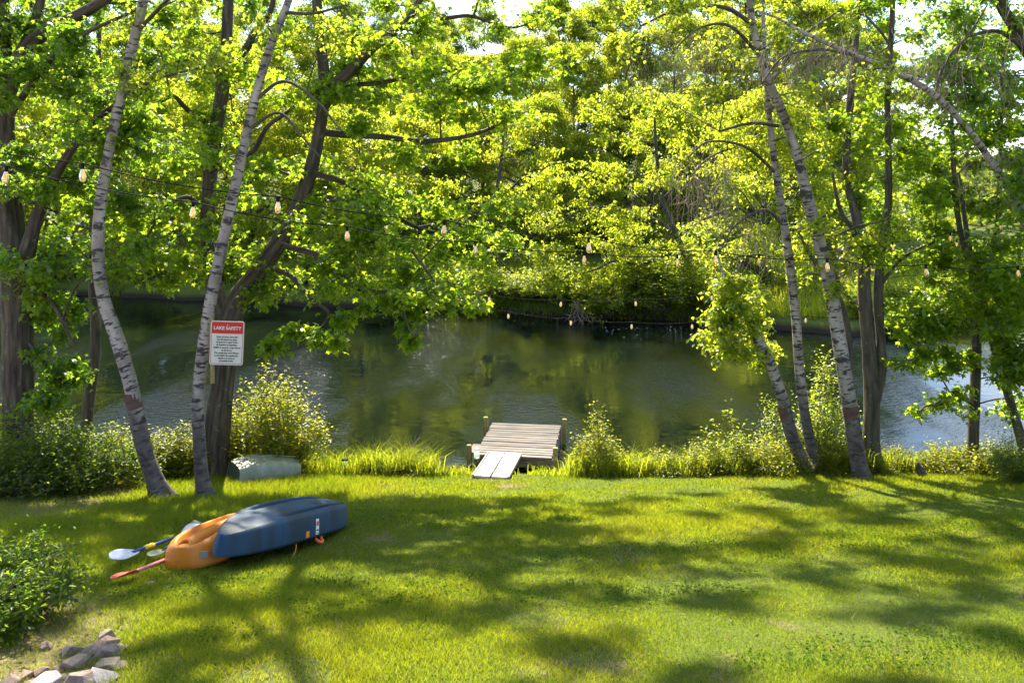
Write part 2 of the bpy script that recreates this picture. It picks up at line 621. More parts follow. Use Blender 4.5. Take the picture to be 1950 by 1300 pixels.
acc = Acc()
acc.add([(-130, 12.5, 0), (130, 12.5, 0), (130, 95, 0), (-130, 95, 0)], f4=[(0, 1, 2, 3)])
o = link_mesh('pond', acc.mesh('pond'), M['water'])
tag(o, 'dark green rippled pond reflecting trees and pale blue sky', 'pond', kind='structure')


# ------------------------------------------------------------------ near trees
def stem_points(spec, n=7):
    P = np.array([at(x, y, Y) for x, y, Y, w in spec])
    R = np.array([w * Y / FPX * 0.5 for x, y, Y, w in spec])
    C = catmull(np.hstack([P, R[:, None]]), n)
    return C[:, :3], np.clip(C[:, 3], .003, None)


class NearTree:
    def __init__(self, name, label, cat, base, bark, leafmat, group=None):
        b = np.array(base, float)
        self.root = wempty(name, b)
        tag(self.root, label, cat, group)
        self.bark, self.leafmat = M[bark], M[leafmat]
        self.limbbark = M['smooth_bark'] if bark == 'birch_bark' else self.bark
        self.sk_p, self.sk_r = [], []
        self.tw = Acc()
        self.lf = Acc()
        self.extra = Acc()

    def stem(self, spec, part='trunk', seg=12, jitter=.07, flare=0.0, n=7, label=None, wig=0.0):
        P, R = stem_points(spec, n)
        if wig:
            t = np.linspace(0, 1, len(P))
            for q in range(3):
                P[:, q] += wig * np.sin(t * (9 + 5 * RNG.random()) + RNG.random() * 6.28) * t * (1.1 - t) * 3
        a = Acc()
        tube(a, P, R, seg, jitter, cap=True, flare=flare)
        o = link_mesh(part, a.mesh(part, True), self.bark if part == 'trunk' else self.limbbark, self.root)
        if label:
            o['label'] = label
        self.sk_p.append(P)
        self.sk_r.append(R)
        return P, R

    def limb_to(self, C, min_low=True):
        """a side branch from the nearest point of the skeleton to C"""
        SP = np.concatenate(self.sk_p)
        SR = np.concatenate(self.sk_r)
        d = np.linalg.norm(SP - C, axis=1)
        pen = np.where(SP[:, 2] > C[2] + .15, (SP[:, 2] - C[2]) * 1.2, 0)
        k = int(np.argmin(d + pen))
        return SP[k], SR[k], d[k]

    def clump(self, C, rad, n, size=(.06, .115), kind='maple', droop=(.15, 1.1), tw_n=None, hue=None, part=True):
        n = int(n * 1.5)
        C = np.asarray(C, float)
        rad = np.asarray(rad, float)
        S, sr, d = self.limb_to(C)
        r0 = min(sr * .6, .008 + .0075 * d + .004)
        mid = S * .45 + C * .55 + np.array((0, 0, .10 * d)) + RNG.normal(0, .05 * d + .02, 3)
        q = S * .2 + C * .8 + np.array((0, 0, .06 * d)) + RNG.normal(0, .04 * d + .01, 3)
        P = catmull(np.array([S, mid, q, C]), 4 if d < 1.5 else 6)
        R = np.linspace(r0, max(.004, r0 * .3), len(P))
        if d > 1.0 and part:
            a = Acc()
            tube(a, P, R, 6, .05, cap=True)
            link_mesh('branch', a.mesh('branch', True), self.limbbark, self.root)
        else:
            tube(self.tw, P, R, 5, 0)
        self.sk_p.append(P[len(P) // 3:])
        self.sk_r.append(R[len(P) // 3:])
        # twigs through the clump
        m = tw_n or max(5, int(n / 13))
        g = RNG.normal(0, 1, (m, 3))
        g /= np.linalg.norm(g, axis=1)[:, None]
        E = C + g * rad * (RNG.random(m) ** .45)[:, None]
        s_i = RNG.integers(len(P) // 2, len(P), m)
        St = P[s_i]
        Mi = (St + E) * .5 + RNG.normal(0, .05, (m, 3)) + np.array((0, 0, .05))
        twigs(self.tw, St, Mi, E, .0055, .002)
        per = int(math.ceil(n / m))
        t = RNG.random((m, per, 1)) ** .7
        Pt = (1 - t) ** 2 * St[:, None] + 2 * t * (1 - t) * Mi[:, None] + t * t * E[:, None]
        Pt = Pt.reshape(-1, 3) + RNG.normal(0, .055, (m * per, 3))
        leaves(self.lf, Pt, size, kind, droop, hue=hue)

    def dangling(self, A, n, length, spread):
        """bare twigs that hang down"""
        A = np.asarray(A, float)
        S = A + RNG.normal(0, 1, (n, 3)) * np.asarray(spread)
        L = length * (.4 + .8 * RNG.random(n))
        E = S + np.stack([RNG.normal(0, .25, n) * L, RNG.normal(0, .25, n) * L, -L], 1)
        Mi = (S + E) * .5 + RNG.normal(0, .12, (n, 3))
        twigs(self.extra, S, Mi, E, .004, .0015)
        S2 = Mi
        E2 = S2 + RNG.normal(0, .22, (n, 3)) + np.array((0, 0, -.15))
        twigs(self.extra, S2, (S2 + E2) * .5 + RNG.normal(0, .04, (n, 3)), E2, .003, .001)

    def finish(self):
        if self.tw.n:
            o = link_mesh('twigs', self.tw.mesh('twigs'), self.limbbark, self.root)
            o['kind'] = 'stuff'
        if self.lf.n:
            o = link_mesh('crown', self.lf.mesh('crown'), self.leafmat, self.root)
            o['kind'] = 'stuff'
        if self.extra.n:
            o = link_mesh('bare_twigs', self.extra.mesh('bare_twigs'), M['dead_twig'], self.root)
            o['kind'] = 'stuff'


SHX, SHY, SHZ = -sd.x / sd.z, -sd.y / sd.z, -1.0     # shadow offset for one metre of drop


def canopy_for(X, Y, h):
    """the point of the canopy h metres up whose shadow falls on lawn point X, Y"""
    z = gz(X, Y)
    return np.array((X - SHX * (h - z), Y - SHY * (h - z), h))


def spread(tree, n, x0, x1, y0, y1, Y0, Y1, leaves_n, rad=(.75, .7, .3), **kw):
    for _ in range(int(n * 1.2)):
        x = x0 + (x1 - x0) * RNG.random()
        y = y0 + (y1 - y0) * RNG.random()
        Y = Y0 + (Y1 - Y0) * RNG.random()
        s = .7 + .6 * RNG.random()
        tree.clump(at(x, y, Y), np.array(rad) * s, int(leaves_n * s), **kw)


# --- thick maple at the left edge
t = NearTree('maple_tree', 'thick dark-barked maple at the left edge rising out of the hedge', 'tree',
             (at(35, 918, 13)[0], 13, gz(at(35, 918, 13)[0], 13) - .05), 'maple_bark', 'maple_leaf_dark')
t.stem([(40, 925, 13, 63.0), (36, 840, 13, 54.0), (34, 700, 13, 52.2), (32, 560, 13, 54.0), (22, 440, 13, 45.0), (8, 300, 13, 39.6),
        (5, 150, 13, 36.0), (0, 0, 13, 32.4), (-15, -250, 13, 25.2), (-10, -560, 13.2, 12.6)], flare=.4, seg=16)
t.stem([(36, 540, 12.95, 36), (62, 440, 12.8, 26), (85, 380, 12.7, 22), (120, 310, 12.6, 17), (170, 240, 12.5, 14), (235, 190, 12.4, 9)], 'limb')
t.stem([(8, 190, 13, 32), (40, 110, 12.9, 30), (85, 62, 12.8, 27), (140, 35, 12.7, 24), (200, 0, 12.6, 20), (330, -90, 12.4, 12)], 'limb')
t.stem([(10, 170, 13, 22), (45, 90, 13.2, 20), (70, 30, 13.3, 17), (85, -40, 13.4, 14), (110, -200, 13.6, 8)], 'limb')
t.stem([(12, 230, 13, 14), (60, 160, 12.6, 12), (110, 100, 12.3, 10), (170, 60, 12.0, 8), (260, 20, 11.8, 5)], 'limb')
t.stem([(40, 560, 13, 14), (80, 560, 12.8, 10), (115, 600, 12.6, 8), (140, 660, 12.5, 5)], 'limb')
t.stem([(44, 640, 13, 10), (85, 690, 12.9, 8), (120, 730, 12.8, 5)], 'limb')
spread(t, 30, -60, 330, -40, 330, 11.6, 14.6, 230)
spread(t, 16, -40, 260, 330, 520, 11.8, 14.2, 210)
spread(t, 5, 60, 175, 500, 620, 12.5, 13.8, 130, (.55, .5, .25))
spread(t, 5, 60, 150, 640, 780, 12.6, 13.6, 110, (.5, .5, .22))
for x, y in ((105, 575), (135, 600), (85, 610), (120, 635), (100, 700), (135, 690), (115, 735), (90, 765), (140, 720), (75, 670)):
    t.clump(at(x, y, 12.7 + .5 * RNG.random()), (.26, .3, .16), 70)
for X in np.arange(-7.0, -1.5, .9):  # high leaf clumps added, mostly out of view, to shade the left lawn
    for Y in (3.5, 4.6, 5.6, 6.6, 7.6, 8.8, 10.0, 11.2):
        if RNG.random() < .7:
            t.clump(canopy_for(X + RNG.normal(0, .4), Y + RNG.normal(0, .4), 8.8 + 4 * RNG.random()), (.6, .6, .35), 130, kind='ovate', size=(.12, .18))
t.finish()

# --- slim tree at the water's edge
t = NearTree('young_tree', 'slim grey-brown tree at the water left of the birches', 'tree',
             at(160, 850, 14.6), 'smooth_bark', 'maple_leaf')
t.stem([(158, 860, 14.6, 20), (168, 780, 14.6, 21), (182, 650, 14.6, 19), (178, 500, 14.6, 18), (182, 330, 14.7, 15), (186, 150, 14.8, 11), (192, -60, 15, 7)])
t.stem([(178, 520, 14.6, 8), (150, 470, 14.4, 6), (100, 420, 14.2, 4)], 'limb')
spread(t, 12, 100, 300, 60, 480, 14.0, 15.6, 170)
t.finish()

# --- left birch
t = NearTree('birch_tree', 'white birch bending left with a brown peeled band, left of the sign', 'tree',
             (at(305, 945, 11.8)[0], 11.8, gz(at(305, 945, 11.8)[0], 11.8) - .05), 'birch_bark', 'birch_leaf')
P, R = t.stem([(310, 955, 11.8, 35.9), (296, 915, 11.8, 30.2), (275, 855, 11.8, 28.7), (262, 800, 11.8, 28.7), (248, 730, 11.8, 27.2), (225, 650, 11.8, 25.9),
               (198, 570, 11.8, 23.6), (188, 500, 11.8, 22.3), (188, 420, 11.8, 21.5), (202, 320, 11.8, 20.1), (222, 220, 11.8, 19.4), (250, 100, 11.8, 18.7),
               (275, -10, 11.8, 16.5), (300, -200, 11.8, 12.9), (310, -520, 11.9, 5.7)], flare=.7, seg=16, jitter=.04)
pk = np.where((P[:, 2] < at(0, 750, 11.8)[2]) & (P[:, 2] > at(0, 778, 11.8)[2]))[0]
a = Acc()
Pp = np.array([at(250.5, 748, 11.8), at(254, 762, 11.8), at(257.5, 777, 11.8)])
tube(a, Pp, np.full(3, R[pk].mean() if len(pk) else .148) * 1.02 + .003, 16, .0)
link_mesh('peeled_bark_band', a.mesh('peeled_bark_band', True), M['peeled_bark'], t.root)
t.stem([(262, 60, 11.8, 9), (300, 20, 11.6, 7), (350, -30, 11.4, 5)], 'limb')
t.stem([(228, 190, 11.8, 8), (300, 150, 11.7, 6), (380, 130, 11.6, 4)], 'limb')
spread(t, 8, 220, 420, -60, 150, 11.0, 12.4, 120, (.5, .5, .35), kind='small', size=(.05, .08))
for X in np.arange(-3, 1.0, 1.2):  # upper clumps added above the view, set where their shade dapples the lawn
    for Y in (4.5, 6.2, 8.2):
        if RNG.random() < .6:
            t.clump(canopy_for(X + RNG.normal(0, .4), Y + RNG.normal(0, .4), 9 + 3 * RNG.random()), (.8, .8, .5), 150, kind='small', size=(.08, .12))
t.finish()

# --- birch that carries the sign
t = NearTree('birch_tree', 'white birch leaning right that carries the lake safety sign', 'tree',
             (at(388, 945, 11.8)[0], 11.8, gz(at(388, 945, 11.8)[0], 11.8) - .05), 'birch_bark', 'birch_leaf')
t.stem([(396, 955, 11.8, 32.4), (386, 920, 11.8, 26.5), (380, 850, 11.8, 23.6), (377, 770, 11.8, 22.8), (384, 690, 11.8, 22.8), (398, 590, 11.8, 22.1), (418, 490, 11.8, 21.3),
        (438, 400, 11.8, 19.9), (460, 300, 11.8, 18.4), (485, 190, 11.8, 16.9), (518, 80, 11.8, 15.5), (550, 0, 11.8, 14.0), (610, -180, 11.8, 10.3), (660, -450, 11.9, 5.2)],
       flare=.7, seg=16, jitter=.04)
t.stem([(540, 25, 11.8, 8), (600, 25, 11.6, 6), (660, 10, 11.5, 4)], 'limb')
t.stem([(487, 190, 11.8, 8), (540, 155, 11.7, 6), (600, 190, 11.6, 5), (650, 250, 11.6, 3)], 'limb')
t.stem([(470, 250, 11.8, 7), (530, 215, 11.7, 5), (575, 260, 11.7, 4), (610, 300, 11.7, 3)], 'limb')
spread(t, 6, 480, 720, -60, 90, 11.2, 12.6, 100, (.5, .5, .35), kind='small', size=(.05, .08))
for X in np.arange(-1, 3.4, 1.2):  # more unseen upper leaves, added for the shade they cast below
    for Y in (4.2, 6.0, 8.0):
        if RNG.random() < .6:
            t.clump(canopy_for(X + RNG.normal(0, .4), Y + RNG.normal(0, .4), 9 + 3 * RNG.random()), (.8, .8, .5), 150, kind='small', size=(.08, .12))
t.finish()

# --- forked maple behind the sign
t = NearTree('maple_tree', 'forked maple behind the lake safety sign with boughs hanging over the pond', 'tree',
             (at(410, 905, 13.9)[0], 13.9, gz(at(410, 905, 13.9)[0], 13.9) - .05), 'maple_bark', 'maple_leaf')
t.stem([(414, 918, 13.9, 56), (412, 880, 13.9, 46), (416, 800, 13.9, 46), (424, 720, 13.9, 45), (433, 640, 13.9, 46), (452, 575, 13.9, 44), (490, 520, 13.9, 36),
        (545, 440, 13.8, 32), (580, 360, 13.7, 29), (606, 260, 13.6, 25), (618, 160, 13.5, 22), (606, 40, 13.5, 19), (600, -150, 13.6, 14), (640, -420, 13.8, 7)], flare=.6, seg=16)
t.stem([(430, 640, 13.9, 34), (412, 560, 14.0, 30), (395, 470, 14.1, 27), (398, 370, 14.2, 27), (408, 270, 14.3, 26), (425, 160, 14.4, 25), (432, 60, 14.5, 22), (436, -80, 14.6, 18), (440, -380, 14.8, 8)], 'trunk')
LIMBS5 = [
    [(575, 372, 13.7, 14), (640, 385, 13.4, 13), (690, 415, 13.2, 11), (770, 470, 13.0, 7), (830, 540, 12.9, 4)],
    [(590, 330, 13.7, 13), (640, 340, 13.9, 11), (710, 385, 14.1, 9), (800, 430, 14.3, 7), (900, 455, 14.5, 5), (980, 520, 14.7, 3)],
    [(606, 250, 13.6, 14), (700, 262, 13.8, 12), (800, 270, 14.1, 10), (900, 250, 14.3, 8), (990, 220, 14.5, 5), (1060, 215, 14.6, 3)],
    [(620, 170, 13.5, 22), (690, 115, 13.4, 20), (750, 62, 13.3, 17), (800, 0, 13.2, 13), (860, -60, 13.2, 9)],
    [(745, 66, 13.3, 12), (800, 35, 13.4, 10), (880, 30, 13.6, 8), (960, 55, 13.8, 5), (1010, 40, 13.9, 3)],
    [(400, 330, 14.2, 14), (450, 300, 14.0, 12), (500, 260, 13.9, 9), (560, 200, 13.7, 6)],
    [(428, 140, 14.4, 16), (470, 90, 14.2, 14), (505, 30, 14.0, 11), (540, -60, 13.8, 8)],
    [(530, 460, 13.8, 12), (600, 490, 13.4, 10), (680, 540, 13.1, 8), (750, 570, 12.9, 5), (790, 640, 12.8, 3)],
    [(505, 505, 13.9, 11), (570, 540, 13.5, 9), (620, 590, 13.2, 7), (590, 650, 13.1, 4), (520, 670, 13.1, 3)],
    [(398, 400, 14.2, 10), (350, 380, 14.0, 8), (300, 410, 13.8, 6), (270, 470, 13.7, 4)],
    [(410, 250, 14.3, 11), (350, 200, 14.2, 9), (300, 190, 14.0, 6), (250, 230, 13.9, 4)],
    [(613, 210, 13.6, 12), (680, 160, 13.9, 10), (780, 150, 14.3, 8), (870, 130, 14.6, 5)],
]
for s in LIMBS5:
    t.stem(s, 'limb', seg=9, wig=.06)
spread(t, 26, 480, 820, 380, 570, 12.4, 14.6, 190, (.7, .65, .24))
spread(t, 26, 560, 980, 150, 400, 12.8, 15.0, 170, (.75, .7, .26))
spread(t, 9, 800, 990, 430, 560, 12.8, 14.8, 120, (.6, .5, .22))
spread(t, 18, 260, 560, 60, 340, 13.0, 15.2, 150, (.7, .65, .28))
spread(t, 10, 250, 470, 350, 540, 13.0, 14.8, 140, (.6, .55, .25))
spread(t, 18, 600, 1040, -30, 150, 12.8, 14.8, 130, (.7, .65, .26))
for x, y, n in ((520, 660, 90), (560, 630, 90), (600, 640, 100), (640, 655, 90), (650, 610, 80), (775, 625, 70), (790, 600, 60), (785, 655, 60),
                (745, 580, 90), (860, 570, 90), (905, 590, 60), (700, 590, 60)):
    t.clump(at(x, y, 13.0 + .3 * RNG.random()), (.22, .3, .16), n, size=(.09, .15))
for X in np.arange(-2.2, 3.6, .85):  # top foliage added over the frame so its shadow covers the middle lawn
    for Y in (4.4, 5.4, 6.6, 7.8, 9.0, 10.2, 11.2):
        if RNG.random() < .85:
            t.clump(canopy_for(X + RNG.normal(0, .4), Y + RNG.normal(0, .4), 10.2 + 3.2 * RNG.random()), (.6, .6, .35), 130, kind='ovate', size=(.12, .18))
t.finish()

# --- right group of birches
def base_at(px, py, Y):
    p = at(px, py, Y)
    return (p[0], Y, gz(p[0], Y) - .06)


t = NearTree('birch_tree', 'birch leaning far left with a brown peeled band, top hidden in hanging leaves', 'tree', base_at(1528, 885, 14.3), 'birch_bark', 'birch_leaf')
P, R = t.stem([(1540, 895, 14.3, 30.4), (1520, 862, 14.3, 25.6), (1503, 815, 14.3, 24.0), (1492, 765, 14.3, 22.4), (1470, 700, 14.3, 20.8), (1446, 650, 14.3, 20.0), (1422, 602, 14.2, 13.0), (1402, 570, 14.1, 8.0), (1380, 530, 14.0, 5.0), (1366, 480, 13.9, 2.5)], flare=.3, seg=14, jitter=.04)
a = Acc()
tube(a, np.array([at(1491.5, 773, 14.3), at(1494.5, 785, 14.3), at(1498, 797, 14.3)]), np.full(3, .112), 14, 0)
link_mesh('peeled_bark_band', a.mesh('peeled_bark_band', True), M['peeled_bark'], t.root)
spread(t, 8, 1370, 1440, 540, 620, 13.5, 14.0, 110, (.35, .3, .22), kind='small', size=(.07, .11))
spread(t, 12, 1345, 1450, 560, 680, 13.6, 14.6, 110, (.35, .35, .22), kind='small', size=(.07, .11))
spread(t, 5, 1440, 1500, 600, 700, 14.3, 15.0, 80, (.35, .35, .2), kind='small', size=(.07, .11))
t.dangling(at(1400, 600, 14.0), 40, .7, (.2, .15, .12))
t.finish()

t = NearTree('birch_tree', 'slender upright birch between the leaning birch and the broad birch', 'tree', base_at(1552, 885, 14.4), 'birch_bark', 'birch_leaf')
t.stem([(1558, 893, 14.4, 25.5), (1545, 850, 14.4, 21.2), (1530, 770, 14.4, 18.7), (1521, 690, 14.4, 17.8), (1516, 610, 14.4, 17.0), (1505, 510, 14.4, 17.0), (1494, 430, 14.4, 15.3), (1478, 330, 14.4, 12.8), (1465, 220, 14.4, 10.2), (1455, 90, 14.4, 7.6), (1450, -120, 14.4, 4.2)], flare=.3, seg=14, jitter=.04)
t.stem([(1494, 430, 14.4, 7), (1455, 400, 14.2, 6), (1400, 430, 14.0, 4), (1370, 480, 13.9, 3)], 'limb')
t.stem([(1478, 330, 14.4, 7), (1420, 280, 14.1, 6), (1350, 270, 13.9, 4), (1310, 300, 13.8, 3)], 'limb')
spread(t, 10, 1340, 1560, 150, 520, 13.6, 15.2, 90, (.5, .5, .35), kind='small', size=(.06, .10))
t.dangling(at(1345, 330, 13.9), 130, 1.1, (.35, .4, .3))
t.dangling(at(1440, 440, 14.1), 50, .7, (.3, .3, .2))
t.finish()

t = NearTree('birch_tree', 'broad white birch at the lawn edge right of the dock with a long shadow', 'tree', base_at(1640, 912, 13.9), 'birch_bark', 'birch_leaf')
P, R = t.stem([(1646, 926, 13.9, 35.5), (1640, 905, 13.9, 30.7), (1630, 850, 13.9, 29.1), (1621, 790, 13.9, 28.3), (1608, 710, 13.9, 27.5), (1594, 620, 13.9, 26.7), (1578, 530, 13.9, 25.8), (1562, 465, 13.9, 24.2), (1540, 385, 13.9, 21.8), (1522, 310, 13.9, 19.4),
               (1496, 230, 13.9, 17.8), (1462, 150, 13.9, 15.3), (1440, 80, 13.9, 13.7), (1428, 10, 13.9, 12.2), (1420, -120, 13.9, 8.8), (1430, -400, 14, 4.0)], flare=.7, seg=16, jitter=.035)
a = Acc()
tube(a, np.array([at(1618.6, 771, 13.9), at(1620, 782, 13.9), at(1621.6, 793, 13.9)]), np.full(3, .1325), 16, 0)
link_mesh('peeled_bark_band', a.mesh('peeled_bark_band', True), M['peeled_bark'], t.root)
t.stem([(1616, 720, 13.95, 14), (1617, 660, 14.0, 13), (1606, 590, 14.1, 12), (1580, 540, 14.2, 10), (1545, 490, 14.3, 7), (1520, 440, 14.4, 4)], 'limb')
t.stem([(1438, 50, 13.9, 9), (1380, 15, 13.6, 8), (1300, 15, 13.3, 6), (1220, 50, 13.1, 4)], 'limb')
t.stem([(1450, 110, 13.9, 8), (1390, 50, 13.7, 6), (1330, 55, 13.5, 4), (1280, 100, 13.4, 3)], 'limb')
t.stem([(1482, 240, 13.9, 7), (1430, 235, 13.7, 6), (1370, 250, 13.5, 4)], 'limb')
t.stem([(1466, 160, 13.9, 7), (1530, 70, 14.1, 6), (1600, 20, 14.3, 4)], 'limb')
spread(t, 16, 1180, 1560, -40, 190, 12.6, 14.8, 100, (.55, .5, .4), kind='small', size=(.06, .10))
spread(t, 12, 1480, 1720, 250, 560, 13.4, 15.2, 90, (.5, .5, .35), kind='small', size=(.07, .11))
t.dangling(at(1310, 70, 13.3), 110, 1.0, (.5, .4, .15))
t.dangling(at(1500, 120, 13.9), 90, .9, (.4, .4, .3))
t.dangling(at(1590, 470, 14.1), 40, .7, (.25, .3, .2))
for X in np.arange(2.5, 7.5, .8):  # overhead clumps added, mostly beyond the view, to dapple the right lawn
    for Y in (4.0, 5.0, 6.2, 7.4, 8.6, 9.8, 11.0):
        if RNG.random() < .86:
            t.clump(canopy_for(X + RNG.normal(0, .4), Y + RNG.normal(0, .4), 9.6 + 3.6 * RNG.random()), (.6, .6, .35), 130, kind='small', size=(.10, .15))
t.finish()

t = NearTree('young_tree', 'dark forked tree standing close behind the broad birch', 'tree', base_at(1662, 880, 14.45), 'smooth_bark', 'maple_leaf')
t.stem([(1664, 892, 14.45, 36), (1659, 850, 14.45, 30), (1660, 780, 14.45, 31), (1660, 720, 14.45, 30), (1652, 640, 14.45, 25), (1646, 560, 14.45, 23), (1644, 480, 14.45, 22), (1630, 410, 14.5, 19), (1612, 330, 14.6, 15), (1620, 180, 14.7, 13), (1636, 0, 14.8, 10), (1640, -250, 14.8, 6)], flare=.3)
t.stem([(1664, 760, 14.45, 24), (1677, 705, 14.45, 20), (1677, 640, 14.45, 18), (1672, 560, 14.45, 19), (1678, 470, 14.5, 17), (1692, 380, 14.5, 13), (1690, 200, 14.6, 11), (1700, 0, 14.7, 9), (1700, -200, 14.8, 5)], 'trunk')
t.stem([(1650, 500, 14.5, 12), (1625, 440, 14.4, 10), (1600, 400, 14.3, 8), (1585, 330, 14.2, 5)], 'limb')
t.stem([(1640, 590, 14.45, 8), (1610, 560, 14.3, 7), (1580, 500, 14.1, 5)], 'limb')
t.stem([(1678, 540, 14.5, 8), (1720, 490, 14.5, 6), (1780, 460, 14.6, 4)], 'limb')
spread(t, 14, 1560, 1800, -30, 330, 13.8, 16.0, 150, (.65, .6, .3))
spread(t, 12, 1580, 1800, 330, 560, 14.2, 16.2, 120, (.6, .5, .25))
spread(t, 4, 1690, 1760, 560, 640, 14.6, 15.6, 70, (.4, .4, .2))
spread(t, 14, 1660, 1830, 180, 400, 14.4, 16.8, 130, (.6, .6, .28))
spread(t, 16, 1680, 1950, -40, 230, 14.6, 17.0, 130, (.65, .6, .3))
for X in np.arange(5.5, 9.5, .9):  # high leaves added mostly out of view for shade on the far right lawn
    for Y in (4.0, 5.2, 6.4, 7.6, 8.8, 10.0):
        if RNG.random() < .86:
            t.clump(canopy_for(X + RNG.normal(0, .4), Y + RNG.normal(0, .4), 9.6 + 4 * RNG.random()), (.6, .6, .35), 130, kind='ovate', size=(.12, .18))
t.finish()

t = NearTree('maple_tree', 'small straight maple near the right edge with low leafy sprays over the water', 'tree', base_at(1855, 885, 14.3), 'smooth_bark', 'maple_leaf')
t.stem([(1857, 897, 14.3, 24), (1853, 850, 14.3, 20), (1855, 780, 14.3, 19), (1859, 700, 14.3, 18), (1860, 630, 14.3, 17), (1868, 560, 14.3, 17), (1884, 505, 14.3, 13), (1900, 430, 14.3, 10), (1905, 300, 14.3, 8), (1910, 100, 14.4, 5)], flare=.3)
t.stem([(1866, 565, 14.3, 14), (1845, 500, 14.3, 12), (1825, 420, 14.3, 10), (1815, 300, 14.4, 8), (1810, 120, 14.5, 5)], 'trunk')
t.stem([(1856, 770, 14.3, 7), (1820, 755, 14.0, 6), (1780, 770, 13.8, 4), (1745, 785, 13.7, 3)], 'limb', wig=.03)
t.stem([(1858, 700, 14.3, 8), (1810, 680, 14.1, 7), (1750, 680, 13.9, 5), (1705, 695, 13.8, 3)], 'limb', wig=.03)
t.stem([(1860, 650, 14.3, 8), (1900, 640, 14.0, 6), (1950, 650, 13.8, 4)], 'limb')
for x, y, n in ((1715, 695, 70), (1745, 690, 110), (1780, 705, 130), (1815, 700, 150), (1760, 670, 100), (1800, 670, 140), (1845, 680, 140), (1750, 782, 60), (1785, 770, 90),
                (1815, 760, 90), (1838, 750, 80), (1850, 790, 40), (1720, 640, 80), (1760, 630, 120), (1800, 625, 130)):
    t.clump(at(x, y, 13.7 + .6 * RNG.random()), (.28, .4, .13), n, size=(.065, .11))
spread(t, 22, 1740, 1960, 360, 640, 13.4, 15.4, 160, (.6, .55, .26), size=(.065, .11))
spread(t, 14, 1740, 1980, 60, 360, 13.6, 15.6, 130, (.6, .6, .3), size=(.065, .11))
spread(t, 4, 1870, 1960, 700, 800, 13.8, 14.8, 70, (.4, .4, .2), size=(.065, .11))
t.finish()

t = NearTree('young_tree', 'slim tree leaning left at the right edge of the picture', 'tree', base_at(1955, 885, 14.0), 'smooth_bark', 'maple_leaf')
t.stem([(1960, 897, 14.0, 22), (1946, 840, 14.0, 18), (1928, 780, 14.0, 16), (1908, 710, 14.0, 15), (1888, 640, 14.0, 14), (1868, 560, 14.0, 12), (1846, 470, 14.0, 9), (1825, 330, 14.1, 6)], flare=.3)
t.stem([(1912, 720, 14.0, 7), (1945, 680, 13.8, 6), (1990, 640, 13.6, 4)], 'limb')
spread(t, 16, 1880, 2000, 560, 720, 12.6, 14.0, 150, (.5, .5, .25))
spread(t, 16, 1860, 2020, 180, 560, 12.8, 15.0, 140, (.6, .6, .3))
t.finish()

# --- birch that arches in from the right
t = NearTree('birch_tree', 'birch arching in from the right edge across the top right corner', 'tree', base_at(2030, 960, 12.2), 'birch_bark', 'birch_leaf')
t.stem([(2040, 960, 12.2, 28.1), (2025, 800, 12.2, 24.5), (2005, 640, 12.2, 20.8), (1978, 510, 12.2, 17.2), (1945, 410, 12.2, 14.7), (1905, 335, 12.2, 13.4), (1850, 255, 12.2, 12.2), (1790, 190, 12.2, 11.6), (1730, 150, 12.2, 11.0), (1660, 118, 12.2, 9.8),
        (1590, 90, 12.2, 8.0), (1530, 62, 12.2, 6.1), (1480, 35, 12.2, 4.2), (1440, 20, 12.2, 2.5)], flare=.3, seg=14, jitter=.04)
t.stem([(1630, 105, 12.2, 7), (1560, 95, 12.0, 6), (1490, 110, 11.9, 4), (1450, 160, 11.9, 3)], 'limb')
t.stem([(1700, 135, 12.2, 6), (1690, 80, 12.3, 5), (1640, 20, 12.4, 4)], 'limb')
t.stem([(1780, 185, 12.2, 7), (1800, 120, 12.3, 6), (1850, 60, 12.3, 5), (1880, 10, 12.4, 3)], 'limb')
t.dangling(at(1560, 90, 12.2), 120, .7, (.5, .3, .12))
t.dangling(at(1800, 100, 12.2), 160, .9, (.6, .4, .35))
t.dangling(at(1900, 300, 12.2), 60, .6, (.3, .3, .2))
spread(t, 8, 1450, 1720, 30, 190, 11.6, 12.8, 50, (.4, .4, .3), kind='small', size=(.06, .09))
t.finish()

t = NearTree('maple_tree', 'leaning trunk cutting the top right corner of the picture', 'tree', base_at(2160, 930, 12.8), 'maple_bark', 'maple_leaf_dark')
t.stem([(2170, 935, 12.8, 60), (2140, 700, 12.8, 46), (2080, 420, 12.8, 36), (2010, 200, 12.8, 26), (1952, 90, 12.8, 22), (1925, 40, 12.8, 20), (1900, -10, 12.8, 19), (1870, -160, 12.8, 14), (1860, -420, 12.8, 7)], flare=.3)
t.stem([(1950, 92, 12.8, 10), (1900, 60, 12.8, 8), (1840, 70, 12.8, 5)], 'limb')
spread(t, 26, 1740, 2060, -40, 270, 12.2, 15.4, 140, (.65, .6, .3))
spread(t, 14, 1900, 2040, 260, 620, 11.8, 13.6, 130, (.55, .55, .28))
t.finish()


